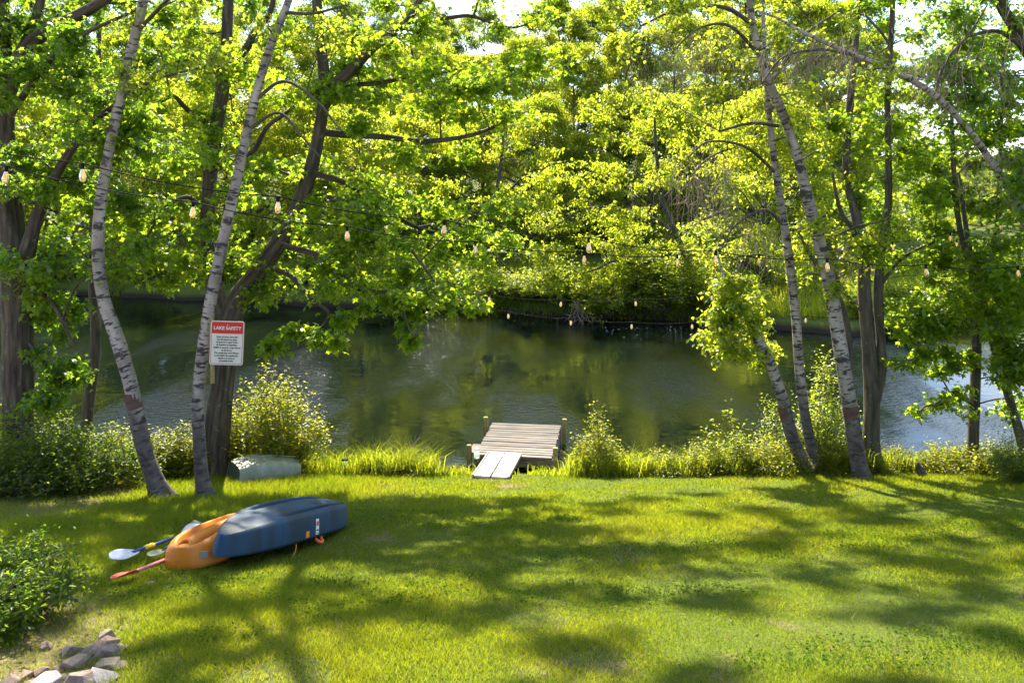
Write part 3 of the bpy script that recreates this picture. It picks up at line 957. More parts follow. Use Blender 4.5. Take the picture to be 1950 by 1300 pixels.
# ------------------------------------------------------------------ trees across the pond
def far_proto(seed, H, cr, leafmat, nl, low=.18, size=(.12, .2), lean=0.0, kind='ovate', clumps=46, density_shape=1.0):
    r = np.random.default_rng(seed)
    tp = np.array([(0, 0, -.3), (lean * .2 + r.normal(0, .1), 0, H * .25), (lean * .55 + r.normal(0, .2), r.normal(0, .2), H * .55), (lean + r.normal(0, .25), r.normal(0, .25), H * .95)])
    P = catmull(tp, 6)
    R = np.interp(np.linspace(0, 1, len(P)), [0, .1, 1], [.019 * H + .04, .014 * H, .012])
    a = Acc()
    tube(a, P, R, 8, .06, flare=.4)
    trunk = a.mesh('far_trunk', True)
    br, lf, tw = Acc(), Acc(), Acc()
    for k in range(clumps):
        z = H * (low + (1 - low) * r.random() ** .9)
        f = (z / H - low) / (1 - low)
        rad = cr * (math.sin(math.pi * min(1, .18 + .8 * f)) ** .7) * (.35 + .65 * r.random() ** .6)
        th = r.random() * 6.28
        i = int(np.clip(np.argmin(np.abs(P[:, 2] - (z - rad * .35))), 1, len(P) - 1))
        C = np.array((P[i, 0] + rad * math.cos(th), P[i, 1] + rad * math.sin(th), z))
        mid = (P[i] + C) * .5 + np.array((0, 0, .12 * rad)) + r.normal(0, .1, 3)
        Q = catmull(np.array([P[i], mid, C]), 3)
        tube(br, Q, np.linspace(min(R[i] * .6, .02 + .012 * rad), .008, len(Q)), 4, 0)
        n = int(nl / clumps * (.5 + r.random()))
        s = (.65 + .5 * r.random()) * cr * .25
        g = r.normal(0, 1, (n, 3))
        g /= np.linalg.norm(g, axis=1)[:, None]
        pts = C + g * np.array((s, s, s * .6)) * (r.random((n, 1)) ** .5)
        hu = np.clip(.5 + r.normal(0, .2), 0, 1)
        leaves(lf, pts, size, kind, (.1, 1.2), rng=r, hue=hu)
        m = 7
        E = C + r.normal(0, 1, (m, 3)) * np.array((s, s, s * .6)) * .8
        twigs(tw, np.repeat(C[None], m, 0), (C + E) * .5 + r.normal(0, .06, (m, 3)), E, .012, .004)
    # twigs are part of the branches mesh
    if tw.n:
        br.add(np.concatenate(tw.v), f4=np.concatenate(tw.f4), bark=np.concatenate(tw.att['bark']))
    trunk.materials.append(M['far_bark'])
    bm_ = br.mesh('far_branches', True)
    bm_.materials.append(M['far_bark'])
    cm = lf.mesh('far_crown')
    cm.materials.append(M[leafmat])
    return trunk, bm_, cm


PROTO = [
    far_proto(11, 9.0, 3.6, 'far_leaf_bright', 28350, low=.04, clumps=100, lean=.8, size=(0.112, 0.198)),
    far_proto(12, 14.0, 3.8, 'far_leaf_mid', 27000, low=.12, clumps=95, size=(0.129, 0.215)),
    far_proto(13, 17.0, 4.2, 'far_leaf_dark', 28350, low=.18, clumps=110, size=(0.138, 0.241)),
    far_proto(14, 11.0, 4.0, 'far_leaf_bright', 29700, low=.03, clumps=105, lean=-1.2, size=(0.112, 0.198)),
    far_proto(15, 16.0, 2.8, 'far_leaf_mid', 20250, low=.25, clumps=90, size=(0.129, 0.215)),
]


def far_tree(proto, X, Y, scale, rz, label, name='broadleaf_tree'):
    root = empty(name, (X, Y, gz(X, Y)), rz)
    root.scale = (scale,) * 3
    tag(root, label, 'tree', 'trees across the pond')
    for nm, me in zip(('trunk', 'branches', 'crown'), PROTO[proto]):
        o = bpy.data.objects.new(nm, me)
        COL.objects.link(o)
        o.parent = root
        if nm != 'trunk':
            o['kind'] = 'stuff'
    return root


FT = [
    # proto, px of the foot, Y, scale
    (0, 690, 40.5, .9), (0, 1440, 37, .9), (0, 300, 43, 1.0), (3, 130, 44, 1.0), (3, 480, 42, 1.0), (0, 570, 43, .9), (0, -40, 46, 1.1),
    (1, -10, 52, 1.05), (1, 110, 51, .95), (1, 210, 53, .9), (1, 320, 51, .95), (1, 430, 53, .95), (1, 540, 51, .9), (1, 640, 53, .9), (1, 740, 51, .85), (1, 830, 53, .85),
    (1, 920, 51, .8), (1, 1010, 53, .85), (1, 1100, 51, .85), (1, 1190, 53, .9), (1, 1280, 51, .95), (1, 1370, 53, .95), (1, 1460, 51, 1.0), (1, 1550, 53, 1.0), (1, 1640, 56, .95),
    (2, 60, 64, .95), (2, 190, 66, .9), (2, 330, 64, .9), (2, 470, 66, .9), (2, 600, 64, .85), (2, 720, 66, .80), (2, 830, 64, .75), (2, 930, 66, .78), (2, 1040, 64, .78),
    (2, 1140, 66, .85), (2, 1250, 64, .9), (2, 1360, 66, .95), (2, 1470, 64, 1.0), (2, 1580, 66, 1.0),
    (4, 800, 58, .85), (4, 1060, 58, .9), (4, 1160, 59, .95), (4, 380, 58, .95), (4, 1420, 58, 1.0), (4, 1600, 60, .95),
    (3, 770, 45, .75), (0, 880, 46, .7), (3, 1000, 45, .75), (0, 1120, 46, .75), (3, 1230, 45, .8), (0, 1340, 45, .85), (3, 1560, 45, .8), (0, 1640, 48, .7),
    (3, 1735, 62, .5), (0, 1800, 66, .5), (3, 1870, 70, .5), (0, 1930, 72, .5), (3, 1980, 74, .55), (0, 2040, 76, .6),
]
ORD = ['leftmost', 'second', 'third', 'fourth', 'fifth', 'sixth', 'seventh', 'eighth', 'ninth', 'tenth', 'eleventh', 'twelfth', 'thirteenth', 'fourteenth', 'fifteenth',
       'sixteenth', 'seventeenth', 'eighteenth', 'nineteenth', 'twentieth', 'twenty-first', 'twenty-second', 'twenty-third', 'twenty-fourth']
KIND = {0: 'sunlit yellow-green tree on the far bank', 3: 'sunlit yellow-green tree on the far bank', 1: 'mid green broad tree in the far wood',
        4: 'narrow green tree in the far wood', 2: 'tall dark tree at the back of the far wood'}
seen = {}
for k, (p, px, Y, s) in enumerate(sorted(FT, key=lambda q: q[1])):
    X = (px - 975) * Y / FPX
    q = seen.get(KIND[p], 0)
    seen[KIND[p]] = q + 1
    lab = KIND[p] + (', the leftmost' if q == 0 else ', ' + ORD[q] + ' from the left')
    far_tree(p, X, Y, s * (1.15 if p in (2, 4) and Y < 70 else 1.05) * (.94 + .12 * RNG.random()), RNG.random() * 6.28, lab)


# --- two low bright trees that hang over the far waterline
def bank_tree(label, stem, limbs, regions):
    x0, y0, Y0, w0 = stem[0]
    p = at(x0, y0, Y0)
    t = NearTree('broadleaf_tree', label, 'tree', (p[0], Y0, gz(p[0], Y0) - .1), 'far_bark', 'far_leaf_bright')
    t.stem(stem, flare=.3)
    for s_ in limbs:
        t.stem(s_, 'limb', seg=8, wig=.12)
    for n, x0, x1, y0, y1, ya, yb, k in regions:
        spread(t, int(n * 1.15), x0, x1, y0, y1, ya, yb, k, (1.15, 1.1, .5), kind='ovate', size=(.10, .175))
    t.finish()


bank_tree('bright spreading tree right of centre leaning out over the far waterline',
          [(1330, 570, 33.5, 14), (1318, 520, 33.4, 13), (1290, 450, 33.2, 11), (1262, 380, 33.0, 9), (1250, 290, 33.0, 6), (1245, 180, 33.2, 3)],
          [[(1310, 500, 33.3, 8), (1240, 498, 32.2, 7), (1180, 500, 31.5, 5), (1100, 520, 31.0, 3)],
           [(1300, 480, 33.3, 7), (1220, 540, 32.0, 5), (1160, 590, 31.2, 3)],
           [(1285, 440, 33.2, 7), (1200, 400, 32.5, 6), (1120, 400, 32.0, 4), (1040, 440, 31.8, 2.5)],
           [(1290, 450, 33.2, 7), (1380, 400, 32.8, 5), (1450, 420, 32.4, 3)],
           [(1262, 380, 33.0, 6), (1340, 310, 33.4, 4), (1400, 280, 33.6, 3)]],
          [(26, 1020, 1260, 470, 585, 31.0, 32.6, 120), (26, 1010, 1290, 330, 480, 31.2, 34.0, 130), (22, 1100, 1420, 170, 340, 32, 35, 130), (16, 1290, 1480, 330, 520, 32, 34.5, 120)])
bank_tree('bright spreading tree left of centre behind the hanging maple boughs',
          [(905, 585, 35.5, 12), (910, 530, 35.4, 11), (930, 440, 35.2, 9), (950, 340, 35.0, 7), (960, 240, 35, 3)],
          [[(915, 500, 35.3, 7), (980, 480, 34.6, 5), (1050, 500, 34.2, 3)],
           [(925, 450, 35.2, 7), (850, 420, 34.8, 5), (770, 440, 34.6, 3)],
           [(940, 380, 35.1, 6), (1010, 330, 34.8, 4), (1070, 310, 34.6, 3)]],
          [(26, 560, 1060, 400, 575, 34, 36, 120), (30, 640, 1090, 200, 420, 34.2, 37, 130)])


# ------------------------------------------------------------------ shrubs
def shrub_mesh(seed, rx, ry, h, n, size, leafmat, stems=26, cone=False, kind='ovate', droop=(-.7, .6)):
    r = np.random.default_rng(seed)
    lf, tw = Acc(), Acc()
    S = np.stack([r.normal(0, rx * .18, stems), r.normal(0, ry * .18, stems), np.full(stems, -.05)], 1)
    th = r.random(stems) * 6.28
    q = r.random(stems) ** .5
    zz = h * (1 - .65 * q ** 2) * (.72 + .4 * r.random(stems))
    if cone:
        zz = h * (1 - q) ** .9 + .15 * h * r.random(stems)
    E = np.stack([np.cos(th) * rx * q, np.sin(th) * ry * q, zz], 1)
    Mi = S * .4 + E * .6 + np.stack([r.normal(0, .05, stems), r.normal(0, .05, stems), -.08 * zz], 1)
    Mi[:, 2] = np.maximum(Mi[:, 2], E[:, 2] * .45)
    twigs(tw, S, Mi, E, .008 * max(.6, h), .003)
    per = 9
    tt = .3 + .7 * r.random((stems, per, 1))
    B = ((1 - tt) ** 2 * S[:, None] + 2 * tt * (1 - tt) * Mi[:, None] + tt * tt * E[:, None]).reshape(-1, 3)
    B2 = B + r.normal(0, 1, B.shape) * np.array((rx, ry, h * .6)) * .15 + np.array((0, 0, .07 * h))
    B2[:, 2] = np.maximum(B2[:, 2], .03)
    twigs(tw, B, (B + B2) * .5, B2, .003, .0015)
    m = len(B)
    per2 = max(1, n // m)
    t2 = r.random((m, per2, 1)) * 1.15
    Pt = (B[:, None] * (1 - t2) + B2[:, None] * t2).reshape(-1, 3) + r.normal(0, .035 + .02 * h, (m * per2, 3))
    Pt[:, 2] = np.maximum(Pt[:, 2], .02)
    leaves(lf, Pt, size, kind, droop, rng=r, hue=None)
    sm = tw.mesh('shrub_stems')
    sm.materials.append(M['twig'])
    lm = lf.mesh('shrub_leaves')
    lm.materials.append(M[leafmat])
    return sm, lm


def shrub(meshes, X, Y, label, scale=1.0, rz=0.0, name='shrub', group=None, sink=0.0):
    root = empty(name, (X, Y, gz(X, Y) - sink), rz)
    root.scale = (scale,) * 3 if not isinstance(scale, tuple) else scale
    tag(root, label, 'shrub', group)
    for nm, me in zip(('stems', 'foliage'), meshes):
        o = bpy.data.objects.new(nm, me)
        COL.objects.link(o)
        o.parent = root
        o['kind'] = 'stuff'
    return root


def xof(px, Y):
    return (px - 975) * Y / FPX


big = shrub_mesh(21, .95, .7, 1.75, 9000, (.05, .085), 'shrub_leaf', 60)
shrub(big, xof(525, 14.2), 14.2, 'large yellow-green shrub behind the overturned rowboat', (1.0, 1, .95))
side = shrub_mesh(22, .6, .5, 1.35, 4200, (.05, .08), 'shrub_leaf', 36)
shrub(side, xof(452, 14.5), 14.5, 'pale green bush between the forked maple and the large shrub', (1, 1, .9))
for k, (px, Y, s, lab) in enumerate([(232, 13.9, .85, 'sunlit low bush by the water left of the left birch'),
                                     (300, 13.8, .8, 'sunlit low bush right behind the left birch'),
                                     (345, 13.9, .9, 'sunlit bush between the two left birches')]):
    shrub(side, xof(px, Y), Y, lab, (1.2 * s, 1 * s, .72 * s), k * 1.3)
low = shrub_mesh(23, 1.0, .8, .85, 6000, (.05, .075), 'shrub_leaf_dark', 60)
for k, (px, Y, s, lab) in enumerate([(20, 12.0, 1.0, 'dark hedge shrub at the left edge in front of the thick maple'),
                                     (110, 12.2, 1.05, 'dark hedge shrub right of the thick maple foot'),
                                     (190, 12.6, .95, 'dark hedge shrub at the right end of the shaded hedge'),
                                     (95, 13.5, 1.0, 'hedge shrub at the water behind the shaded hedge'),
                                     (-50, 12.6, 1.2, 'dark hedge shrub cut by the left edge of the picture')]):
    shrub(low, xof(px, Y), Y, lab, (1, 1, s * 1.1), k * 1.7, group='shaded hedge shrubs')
front = shrub_mesh(24, .85, .75, .85, 7200, (.045, .078), 'ground_shrub_leaf', 80, droop=(-.5, .9))
shrub(front, xof(22, 6.0), 6.0, 'bright green low shrub in the left foreground above the stones', (.60, .66, .66), 0)
shrub(front, xof(-90, 5.5), 5.5, 'green low shrub cut by the lower left edge', (.8, .8, .8), 2.1)
cone = shrub_mesh(25, .5, .45, 1.15, 4200, (.045, .07), 'shrub_leaf', 50, cone=True)
shrub(cone, xof(1138, 14.35), 14.35, 'pointed yellow-green shrub right of the dock', (1, 1, 1.02))
tuft = shrub_mesh(26, .65, .5, .55, 3200, (.04, .065), 'shrub_leaf', 44)
for k, (px, Y, s, lab) in enumerate([(1195, 14.4, .8, 'low bright bush just right of the pointed shrub'),
                                     (1270, 14.4, .85, 'low bright bush on the shore left of the sapling'),
                                     (1345, 14.45, 1.0, 'low bright bush at the foot of the sapling'),
                                     (1420, 14.4, 1.0, 'low bright bush right of the sapling'),
                                     (1478, 14.3, 1.1, 'bush left of the leaning birch foot'),
                                     (1590, 14.5, .8, 'low bush between the slender birch and broad birch'),
                                     (1720, 14.5, .75, 'low bush right of the dark forked tree'),
                                     (1810, 14.3, .9, 'low bush left of the small straight maple'),
                                     (1880, 14.1, 1.0, 'low bush right of the small straight maple'),
                                     (740, 14.3, .55, 'low leafy bush at the shore left of the dock'),
                                     (785, 14.35, .5, 'small yellow bush nearest the open water left of the dock')]):
    shrub(tuft, xof(px, Y), Y, lab, (1, 1, s), k * 2.1)
shrub(low, xof(1935, 13.2), 13.2, 'dark green bush at the right edge of the lawn', (.6, .6, .8), .6)
tall = shrub_mesh(27, .7, .6, 2.1, 5200, (.05, .08), 'birch_leaf', 40)
shrub(tall, xof(1570, 14.8), 14.8, 'tall thin-stemmed shrub behind the right birches', (1, 1, 1.0))
shrub(tall, xof(1470, 15.0), 14.95, 'leafy shrub left of the leaning birch over the water', (.8, .8, .85), 1.4)
sap = shrub_mesh(28, .38, .35, 1.15, 900, (.05, .08), 'birch_leaf', 14)
shrub(sap, xof(1382, 14.5), 14.5, 'young sapling alone against the water right of the dock', (1, 1, 1.05), name='sapling')

fs1 = shrub_mesh(31, 1.6, 1.2, 1.6, 5000, (.10, .16), 'far_leaf_mid', 50)
fs2 = shrub_mesh(32, 1.8, 1.3, 2.2, 6000, (.10, .16), 'far_leaf_mid', 50)
for k, px in enumerate(list(range(-40, 1440, 50)) + [1660, 1700, 1745, 1790, 1840, 1890, 1945]):
    d = .5 + 1.3 * RNG.random()
    Y = 33.0
    for _ in range(12):
        Y = .5 * Y + .5 * (float(np.interp((px - 975) * Y / FPX, FB_X, FB_Y)) + d)
    X = xof(px, Y)
    me = fs2 if (1180 < px < 1340 or k % 3 == 1) else fs1
    kd = 'dark shrub at the far waterline' if me is fs2 else 'green shrub at the far waterline'
    q = seen.get(kd, 0)
    seen[kd] = q + 1
    shrub(me, X, Y, kd + (', the leftmost' if q == 0 else ', ' + ORD[q] + ' from the left'),
          (.8 + .4 * RNG.random(),) * 2 + (.55 + .4 * RNG.random() + (.25 if 1180 < px < 1340 else 0),), RNG.random() * 6, group='shrubs along the far bank')


# ------------------------------------------------------------------ grass
def blades(acc, X, Y, h, w, lean, hue, seg=1, rng=RNG):
    n = len(X)
    Z = ground_z(X, Y)
    a = rng.random(n) * 6.28
    b = rng.random(n) * 6.28
    dx, dy = np.cos(a) * w * .5, np.sin(a) * w * .5
    lx, ly = np.cos(b) * lean * h, np.sin(b) * lean * h
    root = np.stack([X, Y, Z - .005], 1)
    side = np.stack([dx, dy, np.zeros(n)], 1)
    tip = root + np.stack([lx, ly, h], 1)
    if seg == 1:
        V = np.stack([root - side, root + side, tip], 1).reshape(-1, 3)
        F = np.arange(n * 3).reshape(-1, 3)
        acc.add(V, f3=F, lv=np.repeat(hue, 3))
    else:
        mid = root + np.stack([lx * .3, ly * .3, h * .62], 1)
        tip = tip + np.stack([lx * .4, ly * .4, -h * .12], 1)
        V = np.stack([root - side, root + side, mid - side * .8, mid + side * .8, tip], 1).reshape(-1, 3)
        k = np.arange(n)[:, None] * 5
        F = np.concatenate([k + np.array([[0, 1, 3]]), k + np.array([[0, 3, 2]]), k + np.array([[2, 3, 4]])])
        acc.add(V, f3=F, lv=np.repeat(hue, 5))


def scatter(n, Y0, Y1, rng=RNG, margin=1.15):
    u = rng.random(n)
    Y = np.sqrt(Y0 ** 2 + u * (Y1 ** 2 - Y0 ** 2))
    X = (rng.random(n) * 2 - 1) * Y * (975 / FPX) * margin
    return X, Y


def bare_mask(X, Y):
    return sines(X, Y, 31, [(1.4, .5), (3.3, .35), (7.5, .2)])


lawn = Acc()
for n, Y0, Y1, hh, ww in ((215000, 4.4, 7.0, .040, .0050), (225000, 7.0, 10.5, .044, .0070), (195000, 10.5, 14.5, .05, .010)):
    X, Y = scatter(n, Y0, Y1)
    nb = np.interp(X, NB_X, NB_Y)
    bm = bare_mask(X, Y)
    keep = (Y < nb + .1) & ~((bm > .72) & (RNG.random(n) < .7)) & (RNG.random(n) > litter(X, Y) * .66)
    X, Y, bm = X[keep], Y[keep], bm[keep]
    tuf = np.clip(sines(X, Y, 32, [(1.1, .5), (4.5, .4), (11, .25)]), -1, 1)
    h = hh * (.45 + .75 * RNG.random(len(X))) * (1 + .55 * tuf)
    # longer grass where the mower does not reach: left by the trees and boats
    left = np.clip((-X - 1.9) / 1.2, 0, 1) * np.clip((Y - 6.9) / 1.0, 0, 1)
    h = h * (1 + .9 * left)
    hue = np.clip(.42 + .22 * tuf + .25 * bm + RNG.normal(0, .2, len(X)), 0, 1)
    blades(lawn, X, Y, h, ww * (.7 + .6 * RNG.random(len(X))), .3 + 1.1 * RNG.random(len(X)) ** 1.5, hue)
o = link_mesh('lawn_grass', lawn.mesh('lawn_grass'), M['grass_blade'])
tag(o, 'short mown grass of the sunlit and shaded lawn', 'grass', kind='stuff')

clo = Acc()
X, Y = scatter(70000, 4.4, 10.5)
cm = sines(X, Y, 77, [(1.9, .5), (4.1, .4), (9, .25)])
k = (cm > .35) & (RNG.random(len(X)) < .9) & (litter(X, Y) < .5)
X, Y = X[k], Y[k]
leaves(clo, np.stack([X, Y, ground_z(X, Y) + .018 + .022 * RNG.random(len(X))], 1), (.014, .03), 'small', (-.35, .35))
o = link_mesh('clover', clo.mesh('clover'), M['clover_leaf'])
tag(o, 'patches of dark green clover and small weeds in the near lawn', 'clover', kind='stuff')

dry = Acc()
X, Y = scatter(110000, 4.4, 14.2)
bm = bare_mask(X, Y)
k = (RNG.random(len(X)) < np.clip(.12 + .6 * (bm - .3), .05, .8)) & (Y < np.interp(X, NB_X, NB_Y))
X, Y = X[k], Y[k]
blades(dry, X, Y, .03 + .03 * RNG.random(len(X)), .006 + .0006 * Y, .8 + 1.0 * RNG.random(len(X)), RNG.random(len(X)))
o = link_mesh('dry_grass', dry.mesh('dry_grass'), M['dry_grass'])
tag(o, 'dry straw-coloured grass in the thin patches of the lawn', 'grass', kind='stuff')

shore = Acc()
for k in range(640):
    X0 = -9 + 20 * RNG.random()
    nb = float(np.interp(X0, NB_X, NB_Y))
    if -.85 < X0 < 1.0:
        if RNG.random() < .75:
            continue
    Y0 = nb - .25 + .55 * RNG.random()
    n = 40
    h0 = .2 + .42 * RNG.random()
    if -3.4 < X0 < -1.4:
        h0 += .1
    if 1.0 < X0 < 5.2:
        h0 += .03
    if X0 < -4.6:
        h0 *= .8
    if -1.4 < X0 < 1.0:
        h0 *= .45
    X = X0 + RNG.normal(0, .10, n)
    Y = Y0 + RNG.normal(0, .10, n)
    blades(shore, X, Y, h0 * (.5 + .6 * RNG.random(n)), .008 + .006 * RNG.random(n), .2 + .5 * RNG.random(n), np.clip(.4 + .3 * RNG.random() + RNG.normal(0, .15, n), 0, 1), 2)
o = link_mesh('shore_grass', shore.mesh('shore_grass'), M['tall_grass_blade'])
tag(o, 'tall uncut grass along the near edge of the pond', 'grass', kind='stuff')

farg = Acc()
X = -20 + 45 * RNG.random(26000)
fb = np.interp(X, FB_X, FB_Y)
Y = fb + .4 + 10 * RNG.random(26000) ** 1.5
blades(farg, X, Y, .25 + .35 * RNG.random(26000), .03 + .02 * RNG.random(26000), .3 + .4 * RNG.random(26000), RNG.random(26000), 1)
o = link_mesh('far_bank_grass', farg.mesh('far_bank_grass'), M['tall_grass_blade'])
tag(o, 'rough bright grass on the far bank', 'grass', kind='stuff')

# pale petals and foam drifting under the far bank
pet = Acc()
n = 170
px = np.concatenate([1150 + 230 * RNG.random(110), 700 + 420 * RNG.random(60)])
py = np.concatenate([622 + 26 * RNG.random(110) ** 1.6, 596 + 22 * RNG.random(60)])
Y = FPX * CAMZ / (py - HOR)
leaves(pet, np.stack([(px - 975) * Y / FPX, Y, np.full(n, .012)], 1), (.03, .085), 'small', (-.05, .05))
M['petal'] = plain('petal', (.38, .36, .33), .7, var=.1)
o = link_mesh('floating_petals', pet.mesh('floating_petals'), M['petal'])
tag(o, 'pale petals and bits of foam floating near the far bank', 'petals', kind='stuff')

# fallen leaves and bark chips under the hedge
lit = Acc()
X = -9 + 6.5 * RNG.random(5200)
Y = 4.6 + 8.5 * RNG.random(5200)
k = litter(X, Y) > RNG.random(5200)
X, Y = X[k], Y[k]
leaves(lit, np.stack([X, Y, ground_z(X, Y) + .012], 1), (.02, .06), 'ovate', (-.3, .3))
M['litter'] = leaf_mat('litter', (.16, .11, .07), (.16, .10, .05), .2, .0)
X, Y = scatter(420, 4.6, 13.0)
leaves(lit, np.stack([X, Y, ground_z(X, Y) + .03], 1), (.02, .05), 'ovate', (-.3, .3))
o = link_mesh('leaf_litter', lit.mesh('leaf_litter'), M['litter'])
tag(o, 'brown fallen leaves under the shrubs at the left', 'leaf litter', kind='stuff')
# ------------------------------------------------------------------ boxes and lofts
def bevel_box(name, sx, sy, sz, bev=.008):
    bm = bmesh.new()
    bmesh.ops.create_cube(bm, size=1.0)
    for v in bm.verts:
        v.co = Vector((v.co.x * sx, v.co.y * sy, v.co.z * sz))
    if bev:
        bmesh.ops.bevel(bm, geom=bm.edges[:], offset=bev, segments=2, affect='EDGES', clamp_overlap=True)
    me = bpy.data.meshes.new(name)
    bm.to_mesh(me)
    bm.free()
    return me


def put(name, me, mat, parent, loc=(0, 0, 0), rot=(0, 0, 0)):
    o = link_mesh(name, me, mat, parent)
    o.location = loc
    o.rotation_euler = rot
    return o


def wood_mat(name, lo, mid, hi, axis_scale=(2, 40, 40), rough=.85):
    m, nt, out = new_mat(name)
    b = nd(nt, 'ShaderNodeBsdfPrincipled')
    b.inputs['Roughness'].default_value = rough
    b.inputs['Specular IOR Level'].default_value = .25
    tc = nd(nt, 'ShaderNodeTexCoord')
    oi = nd(nt, 'ShaderNodeObjectInfo')
    mp = nd(nt, 'ShaderNodeMapping')
    mp.inputs['Scale'].default_value = axis_scale
    sc_ = nd(nt, 'ShaderNodeVectorMath', operation='SCALE')
    cmb = nd(nt, 'ShaderNodeCombineXYZ')
    for q in range(3):
        nt.links.new(oi.outputs['Random'], cmb.inputs[q])
    nt.links.new(cmb.outputs[0], sc_.inputs[0])
    sc_.inputs['Scale'].default_value = 37.0
    ad = nd(nt, 'ShaderNodeVectorMath', operation='ADD')
    nt.links.new(tc.outputs['Object'], mp.inputs['Vector'])
    nt.links.new(mp.outputs['Vector'], ad.inputs[0])
    nt.links.new(sc_.outputs[0], ad.inputs[1])
    n = nd(nt, 'ShaderNodeTexNoise', Scale=1.0, Detail=7, Roughness=.6)
    nt.links.new(ad.outputs[0], n.inputs['Vector'])
    c = ramp(nt, n.outputs['Fac'], [(.3, lo), (.5, mid), (.72, hi)]).outputs['Color']
    v = nd(nt, 'ShaderNodeHueSaturation')
    mr = nd(nt, 'ShaderNodeMapRange')
    mr.inputs['To Min'].default_value = .72
    mr.inputs['To Max'].default_value = 1.18
    nt.links.new(oi.outputs['Random'], mr.inputs['Value'])
    nt.links.new(mr.outputs[0], v.inputs['Value'])
    nt.links.new(c, v.inputs['Color'])
    nt.links.new(v.outputs[0], b.inputs['Base Color'])
    bp = nd(nt, 'ShaderNodeBump', Strength=.5, Distance=.006)
    nt.links.new(n.outputs['Fac'], bp.inputs['Height'])
    nt.links.new(bp.outputs['Normal'], b.inputs['Normal'])
    nt.links.new(b.outputs['BSDF'], out.inputs['Surface'])
    return m


M['deck_wood'] = wood_mat('deck_wood', (.065, .054, .048), (.155, .135, .12), (.26, .235, .215))
M['post_wood'] = wood_mat('post_wood', (.20, .14, .05), (.32, .235, .09), (.42, .33, .15), (40, 40, 2))
M['skirt_wood'] = wood_mat('skirt_wood', (.14, .14, .15), (.27, .27, .28), (.4, .4, .41))
M['beam_wood'] = wood_mat('beam_wood', (.08, .06, .035), (.16, .12, .07), (.24, .19, .12))

# ------------------------------------------------------------------ dock
DK = empty('dock', (0.02, 15.05, 0.0), math.radians(-8))
tag(DK, 'small weathered wooden dock with four posts over the pond edge', 'dock')
DW, DL, DZ = 1.47, 2.02, .35
nb_ = 15
pw = DL / nb_
plank = bevel_box('plank', DW, pw - .022, .038, .006)
for k in range(nb_):
    o = put('plank', plank, M['deck_wood'], DK, (RNG.normal(0, .008), pw * (k + .5), DZ - .019 + RNG.normal(0, .002)), (0, RNG.normal(0, .003), RNG.normal(0, .003)))
post = bevel_box('post', .088, .088, 1.5, .008)
for x, y, top in ((-DW / 2 - .06, DL - .33, .56), (DW / 2 + .07, DL - .12, .52), (DW / 2 + .05, .06, .53), (-DW / 2 - .12, .18, .47)):
    put('post', post, M['post_wood'], DK, (x, y, top - .75), (RNG.normal(0, .01), RNG.normal(0, .012), 0))
skirt = bevel_box('side_board', DL - .02, .035, .14, .005)
for s in (-1, 1):
    for z in (.235, .08):
        put('side_board', skirt, M['skirt_wood'] if s > 0 else M['deck_wood'], DK, (s * (DW / 2 - .01) , DL / 2, z), (0, 0, math.pi / 2))
beam = bevel_box('front_beam', DW - .06, .04, .17, .005)
put('front_beam', beam, M['beam_wood'], DK, (0, .035, .235))
put('back_beam', beam, M['beam_wood'], DK, (0, DL - .035, .235))
led = bevel_box('side_step', .16, .5, .035, .006)
put('side_step', led, M['deck_wood'], DK, (-DW / 2 - .07, .45, .30), (0, 0, .05))

# jar on the dock
a = Acc()
jz = np.array([0, .0, .012, .10, .125, .14, .165])
jr = np.array([.001, .05, .056, .056, .042, .042, .042])
jp = np.array([at(908, 876, 15.05) + np.array((0, 0, z)) for z in jz])
J = wempty('glass_jar', jp[0])
tag(J, 'small clear glass jar at the front left corner of the dock', 'jar')


def lathe(name, prof, seg=14):
    """profile of (radius, z) turned round the z axis"""
    a = Acc()
    th = np.linspace(0, 2 * math.pi, seg, endpoint=False)
    n = len(prof)
    V = np.concatenate([np.stack([np.cos(th) * r, np.sin(th) * r, np.full(seg, z)], 1) for r, z in prof])
    i = np.arange(n - 1)[:, None] * seg
    j = np.arange(seg)[None]
    k = (j + 1) % seg
    a.add(V, f4=np.stack([i + j, i + k, i + seg + k, i + seg + j], -1).reshape(-1, 4))
    return a.mesh(name, True)


def glass_mat(name, col, rough=.05, opacity=.22):
    m, nt, out = new_mat(name)
    tr = nd(nt, 'ShaderNodeBsdfTransparent')
    tr.inputs['Color'].default_value = (col[0], col[1], col[2], 1)
    gl = nd(nt, 'ShaderNodeBsdfGlossy', Roughness=rough)
    df = nd(nt, 'ShaderNodeBsdfTranslucent')
    df.inputs['Color'].default_value = (col[0], col[1], col[2], 1)
    lw = nd(nt, 'ShaderNodeLayerWeight', Blend=.35)
    m1 = nd(nt, 'ShaderNodeMixShader')
    nt.links.new(lw.outputs['Fresnel'], m1.inputs[0])
    nt.links.new(tr.outputs[0], m1.inputs[1])
    nt.links.new(gl.outputs[0], m1.inputs[2])
    m2 = nd(nt, 'ShaderNodeMixShader')
    m2.inputs[0].default_value = opacity
    nt.links.new(m1.outputs[0], m2.inputs[1])
    nt.links.new(df.outputs[0], m2.inputs[2])
    nt.links.new(m2.outputs[0], out.inputs['Surface'])
    return m


